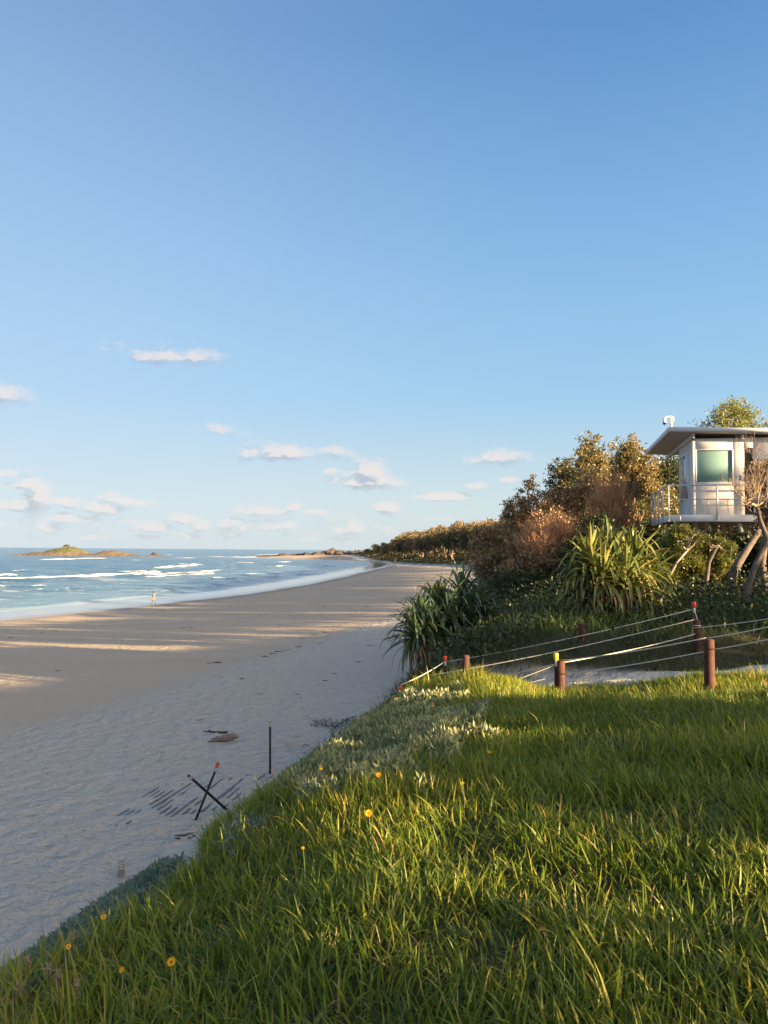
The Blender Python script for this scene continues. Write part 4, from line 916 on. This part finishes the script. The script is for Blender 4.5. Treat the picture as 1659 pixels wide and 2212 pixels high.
# ------------------------------------------------------------------ people
def person(loc, h, rz, top, bottom, label, pose=0, group=None):
    root=empty('person',loc,label,'person',group,rz); s=h/1.7
    J={'pelvis':(0,0,.93),'chest':(0,.01,1.28),'neck':(0,.0,1.45),'head':(0,.02,1.60),'hipL':(-.09,0,.90),'kneeL':(-.10,.16,.50),'ankL':(-.10,.22,.08),'toeL':(-.10,.36,.03),
       'hipR':(.09,0,.90),'kneeR':(.10,-.02,.48),'ankR':(.10,-.28,.10),'toeR':(.10,-.16,.02),'shL':(-.18,0,1.40),'elL':(-.26,-.08,1.12),'haL':(-.30,.02,.87),'shR':(.18,0,1.40),'elR':(.27,.04,1.13),'haR':(.32,.20,.95)}
    if pose==1:
        J.update({'kneeL':(-.11,.03,.48),'ankL':(-.12,0,.08),'toeL':(-.12,.14,.03),'kneeR':(.11,.02,.48),'ankR':(.12,0,.08),'toeR':(.12,.14,.03),'haR':(.28,.02,.85),'elR':(.26,0,1.12)})
    E=[('pelvis','chest'),('chest','neck'),('neck','head'),('pelvis','hipL'),('hipL','kneeL'),('kneeL','ankL'),('ankL','toeL'),('pelvis','hipR'),('hipR','kneeR'),('kneeR','ankR'),('ankR','toeR'),('chest','shL'),('shL','elL'),('elL','haL'),('chest','shR'),('shR','elR'),('elR','haR')]
    Rr={'pelvis':.14,'chest':.14,'neck':.06,'head':.10,'hipL':.10,'hipR':.10,'kneeL':.062,'kneeR':.062,'ankL':.04,'ankR':.04,'toeL':.03,'toeR':.03,'shL':.06,'shR':.06,'elL':.042,'elR':.042,'haL':.03,'haR':.03}
    names=list(J); me=bpy.data.meshes.new('body'); me.from_pydata([tuple(c*s for c in J[n]) for n in names],[(names.index(a),names.index(b)) for a,b in E],[])
    o=link('body',me,M['skin'],root); o.modifiers.new('skin','SKIN')
    for i_,n in enumerate(names):
        r=Rr[n]*s; me.skin_vertices[0].data[i_].radius=(r,r)
        if n=='pelvis': me.skin_vertices[0].data[i_].use_root=True
    sm=o.modifiers.new('sub','SUBSURF'); sm.levels=1; sm.render_levels=2
    mb=MB(); mb.tube([(0,0,.80*s),(0,0,.95*s),(0,.005,1.15*s),(0,.01,1.36*s),(0,0,1.46*s)],[.21*s,.20*s,.185*s,.18*s,.08*s],k=14)
    for sd in ('L','R'): mb.tube([np.array(J['sh'+sd])*s,np.array(J['el'+sd])*s,(np.array(J['el'+sd])*.5+np.array(J['ha'+sd])*.5)*s],[.085*s,.065*s,.055*s],k=8)
    mb.build('shirt',top,root,True)
    mb=MB()
    for sd in ('L','R'): mb.tube([np.array(J['hip'+sd])*s,np.array(J['knee'+sd])*s,(np.array(J['knee'+sd])*.55+np.array(J['ank'+sd])*.45)*s],[.125*s,.085*s,.07*s],k=9)
    mb.build('trousers',bottom,root,True)
    mb=MB(); mb.lathe((0,-.005*s,1.56*s),[(.001,.165*s),(.07*s,.15*s),(.112*s,.09*s),(.118*s,.03*s),(.10*s,-.05*s),(.05*s,-.09*s)],12); mb.build('hair',M['hair'],root,True)
    return root
g_=ray_ground(153.8,603.0); person(tuple(g_),1.72,R(75),M['shirt'],M['skin'],'person in a pale loose shirt walking along the water edge',0)
far=[(334.2,558.4,M['cloth_dark'],'darkly dressed person on the far sand, left of a nearly identical companion'),(336.6,558.0,M['cloth_red'],'person in reddish top on the far sand, right of a darker companion'),
 (349.5,559.9,M['cloth_dark'],'left person of the dark pair standing at the far water edge'),(351.4,559.8,M['cloth_dark'],'right person of the dark pair standing at the far water edge'),(349.3,555.9,M['cloth_dark'],'person farthest along the beach near the headland foot'),
 (382.9,560.3,M['cloth_dark'],'person in dark clothes near the far dune foot'),(385.9,563.5,M['cloth_red'],'person in reddish top walking where the water meets the far beach'),(395.3,562.3,M['cloth_red'],'rightmost of the far people, close to the pale dune scarp')]
for i_,(px,py,mm,lb) in enumerate(far):
    g_=ray_ground(px,py)
    if g_ is None: continue
    person((g_[0],g_[1],max(g_[2],h1(g_[0],g_[1]))),1.8,R(40*i_),mm,M['cloth_dark'],lb,i_%2,'people far along the beach')

# ------------------------------------------------------------------ lawn grass and ground plants
def scatter(n,x0,x1,y0,y1,seed):
    r_=np.random.default_rng(seed); return r_.uniform(x0,x1,n),r_.uniform(y0,y1,n)
LAWN=[(-60,1040),(-60,1024),(0,1000),(30,985),(75,955),(150,908),(190,872),(213,842),(240,817),(262,788),(274,770),(290,752),(330,735),(372,705),(398,690),(440,672),(560,672),(620,676),(700,662),(768,650),(1400,580),(1400,1500),(-60,1500)]
SILV=[(268,772),(300,750),(335,742),(375,712),(400,702),(440,708),(480,716),(492,735),(478,756),(425,772),(410,795),(360,800),(300,822),(270,806)]
BLUE=[(-40,1040),(0,985),(22,955),(58,903),(100,880),(165,868),(182,876),(150,905),(112,935),(60,985),(0,1030)]
BLU2=[(206,862),(228,838),(245,812),(262,790),(275,765),(300,748),(335,738),(345,752),(300,775),(280,800),(262,835),(225,868)]
BLU3=[(345,735),(330,728),(352,712),(390,700),(398,690),(420,690),(400,712),(370,730)]
def zone(x,y,z):
    px,py=project(np.stack([x,y,z],1)); return px,py
def wbase(x,y):
    z,s,q,dry,pm=H(x,y,True); return z,q,pm
# lawn
N=300000; x,y=scatter(N,-3.2,9,0.6,12.0,201); keep=rng.random(N)<np.clip(1.35-y*0.06,.5,1.0)
ox=np.sqrt(0.0)+0*x
keep&=(x<0.62*y+2.2); x,y=x[keep],y[keep]; z,q,pm=wbase(x,y); px,py=zone(x,y,z)
inl=inside(px,py,LAWN)|((q>5.0)&(px<-60))|((q>5.0)&(px<-9000)); insil=inside(px+60*fbm(x,y,.35,301,3),py+36*fbm(x,y,.35,302,3),SILV)
cl=fbm(x,y,0.45,80,3); cl2=fbm(x,y,1.7,81,3)
pr_=np.where(insil,0.24,np.clip(0.72+0.9*cl,0.15,1.0)); 
# clumps of silver leaves also thin out the grass
dpath,_,_=polydist(x,y,PATH); sidep = (y < np.interp(x,[p[0] for p in PATH[::-1]],[p[1] for p in PATH[::-1]]))
k_=inl&(rng.random(len(x))<pr_)&(dpath>0.55)&sidep; x,y,z,cl,cl2,insil=x[k_],y[k_],z[k_],cl[k_],cl2[k_],insil[k_]
n=len(x); tuft=fbm(x,y,0.16,82,2)
hgt=(0.15+0.115*rng.random(n)+0.09*np.clip(cl+.3*tuft,-1,1))*np.where(rng.random(n)<.10,1.45,1.0)*np.where(insil,.8,1.0)*np.clip(0.78+cl2*.5,.6,1.2)*np.where(x>1.5,1-.35*smooth(9.9,10.9,y),1)
az=(fbm(x,y,0.14,83,2)*3.5+rng.normal(0,1.3,n)+2.2)
lean=np.clip(np.abs(rng.normal(.22,.2,n)),0,1); bend=np.abs(rng.normal(.85,.6,n)); rnd=np.clip(.42+.35*cl2+.2*rng.normal(size=n),0,.8); rnd=np.where(rng.random(n)<.03,1.0,rnd)
me=blades_mesh('lawn_grass',np.stack([x,y,z-.01],1),hgt,0.0068+.0072*rng.random(n),az,lean,bend,rnd,4)
tag(link('lawn_grass',me,M['grass']),'long green and yellow grass covering the near dune top','grass',None,'stuff')
# undergrowth thatch
N=60000; x,y=scatter(N,-2.6,8,0.6,11.5,202); z,q,pm=wbase(x,y); px,py=zone(x,y,z); dpath,_,_=polydist(x,y,PATH)
k_=(inside(px,py,LAWN)|((q>5)&(px<-60)))&(dpath>.5)&(x<0.62*y+2.2); x,y,z=x[k_],y[k_],z[k_]; n=len(x)
me=blades_mesh('grass_thatch',np.stack([x,y,z-.01],1),.10+.12*rng.random(n),.004+.003*rng.random(n),rng.uniform(0,6.28,n),rng.uniform(.4,1.1,n),rng.uniform(0,1.0,n),np.clip(rng.normal(.3,.3,n),0,1),2)
tag(link('grass_thatch',me,M['grass']),'short tangled grass stems low between the lawn blades','grass',None,'stuff')
def herb(name,label,poly,xr,yr,N,mat,leaf,hmax,seed,up=.8,minq=-99,jit=14,shift=None,extra=None,world=None):
    x,y=scatter(N,*xr,*yr,seed); z,q,pm=wbase(x,y); px,py=zone(x,y,z); k_=(q>minq)
    ins=np.zeros(len(x),bool)
    for p_ in poly: ins|=inside(px+jit*fbm(x,y,.35,seed,3),py+jit*.6*fbm(x,y,.35,seed+1,3),p_)
    k_&=ins&(rng.random(N)<np.clip(.75+1.1*fbm(x,y,.35,seed+2,3),.1,1)); x,y,z=x[k_],y[k_],z[k_]; n=len(x)
    hh=hmax*(.35+.65*np.clip(.5+fbm(x,y,.4,seed+3,2),0,1)); C=np.stack([x,y,z+hh*rng.random(n)**.6],1)
    tag(link(name,leaves_mesh(name,C,leaf,.34,np.clip(.5+.5*fbm(x,y,.5,seed+4,2),0,1),up,seed),mat),label,'plant',None,'stuff')
herb('silver_herb','silvery green leafy herb spreading over the left shoulder of the dune',[SILV],(-2.2,1.6),(4.5,10.5),85000,M['silver'],.06,.20,301,.9,jit=60)
herb('blue_green_herb','blue green mat of leafy herb hanging over the bottom left dune edge',[BLUE],(-4.5,-.6),(2.0,8.5),110000,M['bluegreen'],.05,.12,311,.5)
herb('blue_green_creeper','blue green creeper fringe on the sandy edge below the silver herb',[BLU2,BLU3],(-4.0,1.2),(4.5,13),90000,M['bluegreen'],.04,.12,321,.5)
CREEP=[(312,722),(330,716),(350,714),(362,716),(372,722),(350,732),(335,735),(318,728)]
herb('beach_creeper','patchy dark green creeper lying on the sand left of the lawn crest',[CREEP],(-6,1),(10,24),40000,M['darkleaf_shaded'],.06,.05,331,.3)
STRAY=[(182,862),(200,842),(225,830),(238,838),(205,872),(190,878)]
herb('stray_creeper','thin scatter of small green leaves on bare sand at the dune edge',[STRAY],(-4,0),(4,12),16000,M['bluegreen'],.03,.03,341,.2)

# slope vegetation beyond the path
N=150000; x,y=scatter(N,-3,22,12.2,34,401); z,q,pm=wbase(x,y); dpath,_,_=polydist(x,y,PATH)
pathy=np.interp(x,[p[0] for p in PATH[::-1]],[p[1] for p in PATH[::-1]])
k_=(q>2.6+.8*fbm(x,y,1.2,90,2))&(dpath>np.where(x<2.5,.08,.5)+.2*fbm(x,y,.8,91,2))&((y>pathy)|(x<-0.5))&(x<.62*y+2); k_&=rng.random(N)<np.clip(.8+.9*fbm(x,y,.9,92,3),.2,1)
x,y,z=x[k_],y[k_],z[k_]; n=len(x)
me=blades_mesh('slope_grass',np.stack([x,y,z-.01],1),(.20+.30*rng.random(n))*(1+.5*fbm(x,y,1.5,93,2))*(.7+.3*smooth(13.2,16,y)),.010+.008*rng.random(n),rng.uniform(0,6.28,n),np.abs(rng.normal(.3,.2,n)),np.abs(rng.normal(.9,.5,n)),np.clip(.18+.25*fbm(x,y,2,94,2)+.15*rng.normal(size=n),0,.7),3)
tag(link('slope_grass',me,M['slopegrass_shaded']),'tall grass darkened for shade on the slope beyond the rope fence','grass',None,'stuff')
N=130000; x,y=scatter(N,-1,26,13.5,40,402); z,q,pm=wbase(x,y); dpath,_,_=polydist(x,y,PATH); px,py=zone(x,y,z)
dens=smooth(-.35,.15,fbm(x,y,2.2,95,3)+.35*smooth(4,9,x-.0*y)+.3*smooth(16,22,y)); k_=(q>4.0)&(dpath>.9)&(rng.random(N)<dens)&(x<.62*y+3)&(y>pathy.mean()); x,y,z=x[k_],y[k_],z[k_]; n=len(x)
hh=.2+.75*np.clip(.5+fbm(x,y,1.6,96,3),0,1); C=np.stack([x,y,z+hh*rng.random(n)],1)
tag(link('slope_undergrowth',leaves_mesh('slope_undergrowth',C,.10,.5,np.clip(.35+.5*fbm(x,y,1.2,97,2),0,1),.4,402),M['darkleaf_shaded']),'dark leafy undergrowth covering the shaded slope beyond the path','plant',None,'stuff')
# pale spiky tuft near the far left post
tz0=at(458,668,14.6); n=160; az=rng.uniform(0,6.28,n); 
me=blades_mesh('spiky_tuft',np.zeros((n,3))+rng.normal(0,.05,(n,3))*np.array([1,1,0]),.30+.25*rng.random(n),.012+0*az,az,rng.uniform(.1,.7,n),rng.uniform(.5,1.6,n),rng.random(n),5)
o=link('spiky_tuft',me,M['silver'],None,(tz0[0],14.6,h1(tz0[0],14.6))); tag(o,'pale silvery spiky tuft behind the far left timber post','plant')

# flowers
def flower(px,py,label,sz=.034,tilt=0.6,az=0.0,dead=False,h_=.24,i_=0):
    # head seen at this pixel: stand it on the ground so the head is h_ above it
    best,z0=ray_above(px,py,h_); L=best[2]-z0
    o=empty('daisy_flower',(best[0],best[1],z0),label,'flower','orange yellow daisies in the grass')
    mb=MB(); mb.tube([(0,0,-.02),(.01,0,L*.5),(0,0,L)],.0022,k=5); mb.build('stem',M['stemgreen'],o)
    rs=random.Random(i_); Rm=np.array(Matrix.Rotation(az,3,'Z')@Matrix.Rotation(tilt,3,'X'))
    mb=MB(); npt=14
    for k_ in range(npt):
        a=k_*6.283/npt; ca,sa=math.cos(a),math.sin(a); ww=sz*.30
        V=np.array([[.15,0,0],[.6,-ww/sz*.5,.12],[1,0,.16],[.6,ww/sz*.5,.12]])*sz; V=V@np.array([[ca,sa,0],[-sa,ca,0],[0,0,1]]); V=V@Rm.T+np.array([0,0,L]); mb.add(V,[(0,1,2,3)],None,rs.random())
    mb.build('petals',M['petal'],o)
    mb=MB(); prof=[(sz*.2,sz*.02),(sz*.18,sz*.12),(sz*.1,sz*.18),(.0005,sz*.19)]; mb.lathe((0,0,0),prof,10); mb.V=[v@Rm.T+np.array([0,0,L]) for v in mb.V]; mb.build('flower_centre',M['eye'],o,True)
for i_,(dx,dy,lb,sz) in enumerate([(694,1660,'orange daisy at the upper left edge of the silver herb',.04),(818,1674,'orange daisy in the middle of the silver herb',.04),(797,1757,'brightest orange daisy at the lower edge of the silver herb',.042),
   (935,1525,'small orange daisy near the top of the lawn crest',.034),(1058,1625,'small orange daisy right of the silver herb in shade',.03),(1000,1692,'dim orange daisy in the shaded grass right of the silver herb',.03),
   (224,1981,'orange daisy over the blue green mat at the lower left',.030),(370,2078,'open orange daisy in dark grass near the bottom left',.032),(263,2095,'half closed orange daisy near the bottom left',.026),(148,2045,'yellow daisy low on the blue green mat',.026),(655,1832,'reddish orange narrow bloom in the grass left of centre',.024)]):
    flower(dx*K,dy*K,lb,sz*.5*(.8+.35*((i_*7)%5)/4),.7+.2*math.sin(i_),.4*math.cos(i_*2),i_=i_)
# dry seed heads
def seedhead(px,py,label,h_=.30,sz=.05,seed=0):
    p_,z0=ray_above(px,py,h_,2,24); L=p_[2]-z0; o=empty('seed_head',(p_[0],p_[1],z0),label,'plant','dry pinkish seed heads at the dune edge'); rs=random.Random(seed)
    mb=MB(); mb.tube([(0,0,-.02),(.01,0,L*.5),(0,0,L)],.0022,k=5); mb.build('stem',M['deadleaf'],o)
    n=26; az=np.array([rs.uniform(0,6.28) for _ in range(n)]); 
    me=blades_mesh('bracts',np.array([[0,0,L+rs.uniform(-sz,sz*.5)] for _ in range(n)]),np.array([sz*rs.uniform(.5,1) for _ in range(n)]),np.full(n,.005),az,np.array([rs.uniform(.2,.9) for _ in range(n)]),np.full(n,.3),np.array([rs.uniform(.5,1) for _ in range(n)]),3)
    link('bracts',me,M['deadleaf'],o)
for i_,(dx,dy,lb) in enumerate([(60,2080,'dry seed head highest on the far left dune edge'),(105,2095,'pair mate dry seed head left of the seed heads cluster'),(40,2140,'dry seed head lowest on the far left dune edge'),(125,2110,'dry seed head left of the yellow daisy'),(155,2025,'dry seed head just above the yellow daisy'),
   (165,2130,'short dry seed head beside the bottom left grass'),(592,1668,'pinkish dry seed head at the foot of the lone upright picket'),(820,1552,'dry seed head on the shoulder above the silver herb')]):
    seedhead(dx*K,dy*K,lb,.24,.03,i_)

# ------------------------------------------------------------------ far dune scrub and forest
SKY_PX=[330,350,365,384,390,400,410,425,440,457,470,480,495,510,523,560,600,640,700,760,900]; SKY_PY=[556,552.5,549.5,546,545,540,535,531.5,528.5,526.5,524.5,524,519,518,514,495,478,475,470,455,430]
protos=[]
for k_ in range(7):
    lm=[M['farleaf'],M['farleaf'],M['olive'],M['farleaf'],M['darkleaf_shaded'],M['farleaf'],M['bronze']][k_]
    o=make_tree('dune_tree','x','tree',(0,0,0),8.0,3.6,lm,leaf=.42,clumps=150,per=16,trunk_h=[.4,.3,.45,.25,.3,.45,.35][k_],seed=60+k_,barkm=M['palebark'] if k_%2==0 else M['bark'],trunks=3,clump_r=.13,lobes=8,group='trees of the far dune forest',trunk_r=.13)
    protos.append(o)
ROW=['in front row','in second row','in middle rows','on inland crest','on seaward edge','below inland crest']
KIND=['grey green pale trunked tree','grey green broad tree','golden olive tree','dusty green tree','dark green tree','slender grey green tree','bronze brown tree']
def flabel(k,ri,y): return KIND[k]+' '+ROW[ri]+' of far forest, '+('beside slope shrubs' if y<110 else 'behind shaded pandanus' if y<230 else 'above middle beach' if y<400 else 'near far people' if y<600 else 'on the headland')
used=set(); cnt=0
def put(k_,x,y,h_,rr,lb):
    p_=protos[k_]; loc=(x,y,h1(x,y)-.2); sc_=(rr/3.6,rr/3.6,h_/8.0)
    if k_ not in used: used.add(k_); o=p_; o.location=loc; o.scale=sc_; o['label']=lb
    else: o=copy_tree(p_,loc,random.uniform(0,6.28),sc_,lb)
toe_y=[p[1] for p in TOE]; toe_x=[p[0] for p in TOE]
rs=random.Random(5)
rows=[(14,9),(24,9),(36,10),(52,14),(5,26),(44,12)]
for ri,(qq,st) in enumerate(rows):
    yy=600.0 if ri==4 else 46.0
    while yy<860:
        tx=np.interp(yy,toe_y,toe_x); x_=tx+qq+rs.uniform(-3,3)+(2 if yy>500 else 0); p_=384+F*x_/yy
        if p_<1050 and p_>335 and (p_<640 or ri<3 or ri==5) and (ri!=4 or yy>600):
            pyt=np.interp(p_,SKY_PX,SKY_PY)+rs.uniform(-4.0,0.8)+(3.0 if ri==0 else (1 if ri in (1,4) else -1.0))
            ztop=at(p_,pyt,yy)[2]; g0=h1(x_,yy); h_=min(max(ztop-g0,2.5),16.0 if p_<640 else 15)*rs.uniform(.9,1.05)
            if yy>560: h_=min(h_,15.0)
            kk_=rs.randrange(7); put(kk_,x_,yy,h_,max(2.6,min(h_*.6,7.5)),flabel(kk_,ri,yy)); cnt+=1
        yy+=st*rs.uniform(.7,1.3)*(1+yy/700)
print('far trees',cnt)
# scrub
N=90000; r_=np.random.default_rng(77); yy=40*np.exp(r_.random(N)*math.log(860/40)); qq=r_.uniform(3,42,N); tx=np.interp(yy,toe_y,toe_x); xx=tx+qq; px_=384+F*xx/yy
k_=(px_<640)&(px_>330); xx,yy,qq=xx[k_],yy[k_],qq[k_]; zz=H(xx,yy); d_=fbm(xx,yy,9,98,3); k_=r_.random(len(xx))<np.clip(.55+1.2*d_+.02*qq,0,1); xx,yy,zz,d_,qq=xx[k_],yy[k_],zz[k_],d_[k_],qq[k_]
hh=(0.3+2.2*smooth(5,22,qq)*np.clip(.4+d_,0,1.2)); C=np.stack([xx,yy,zz+hh*r_.random(len(xx))],1)
tag(link('dune_scrub',leaves_mesh('dune_scrub',C,np.clip(.18+yy*.0014,.2,1.2),.6,np.clip(.3+.5*fbm(xx,yy,14,99,2)-.01*qq,0,1),.5,77),M['farleaf']),'low grey green scrub covering the far dune below the forest','plant',None,'stuff')
# island bushes
for (dx,hh,rr,lb,sd) in [(143,3.2,3.8,'rounded bush on the highest point of the island',1),(104,2.4,3.2,'small bush on the left shoulder of the island',2)]:
    x_=(dx*K-384)/F*IY; i2=np.argmin((X-0)**2) if False else 0
    zt=np.interp(x_,[xi(104),xi(143)],[5.0,10.6]); make_tree('island_bush',lb,'bush',(x_,IY+4,zt-1.6),hh*.8,rr,M['farleaf'],leaf=.6,clumps=110,per=12,trunk_h=.1,seed=90+sd,trunks=1)

# ------------------------------------------------------------------ unseen trees added beside and behind the camera to shade the lawn and beach
SHADE=[]
def shade_tree(p,t_,h_,rad,seed,th=.35,lm='olive',cl=300,per=24,leaf=.22):
    """p across the sun direction, t_ towards the sun, both from the camera foot"""
    nx,ny=-SDY,SDX; x_=p*nx+t_*SDX; y_=p*ny+t_*SDY
    make_tree('coastal_tree','unseen olive green tree added to cast shade, outside the picture','tree',(x_,y_,h1(x_,y_)),h_,rad,M[lm],leaf=leaf,clumps=cl,per=per,trunk_h=th,seed=seed,group='unseen trees added for their shade',lobes=10,trunks=2,clump_r=.15)
for (p,t_,h_,rad,sd,cl) in [(7.3,6.5,1.3,1.3,1,170),(1.7,12,4.4,2.4,2,460),(5.3,8.5,1.4,1.3,31,170),(5.0,19,5.0,0.75,3,100),(-3.5,16,5,2.6,4,200),(45,1,6,3,21,240),(51,2,7.5,3.4,22,260),(57,3,7.5,3.4,23,260),(63,2,8,3.6,24,260),(69,3,7.5,3.0,25,240),(84,4,8,3.6,26,240),(91,4,8,3.6,27,240),(99,5,8.5,4,28,240),(26,33,8,3.2,5,260),(13.5,17,3.2,1.6,6,160),(16.5,15,3.0,1.7,7,160),(19.5,17,3.3,1.8,8,160),(23,19,3.6,1.9,9,160),
   (36,52,8,3.6,10,260),(47,55,8.5,4.0,11,260),(62,58,9,4,12,260),(80,62,9,5,13,260),(98,66,9,5,14,260)]:
    shade_tree(p,t_,h_,rad,500+sd,cl=cl,leaf=.16 if (t_<30 and p<40) else .25,th=.12 if p>40 else .25)
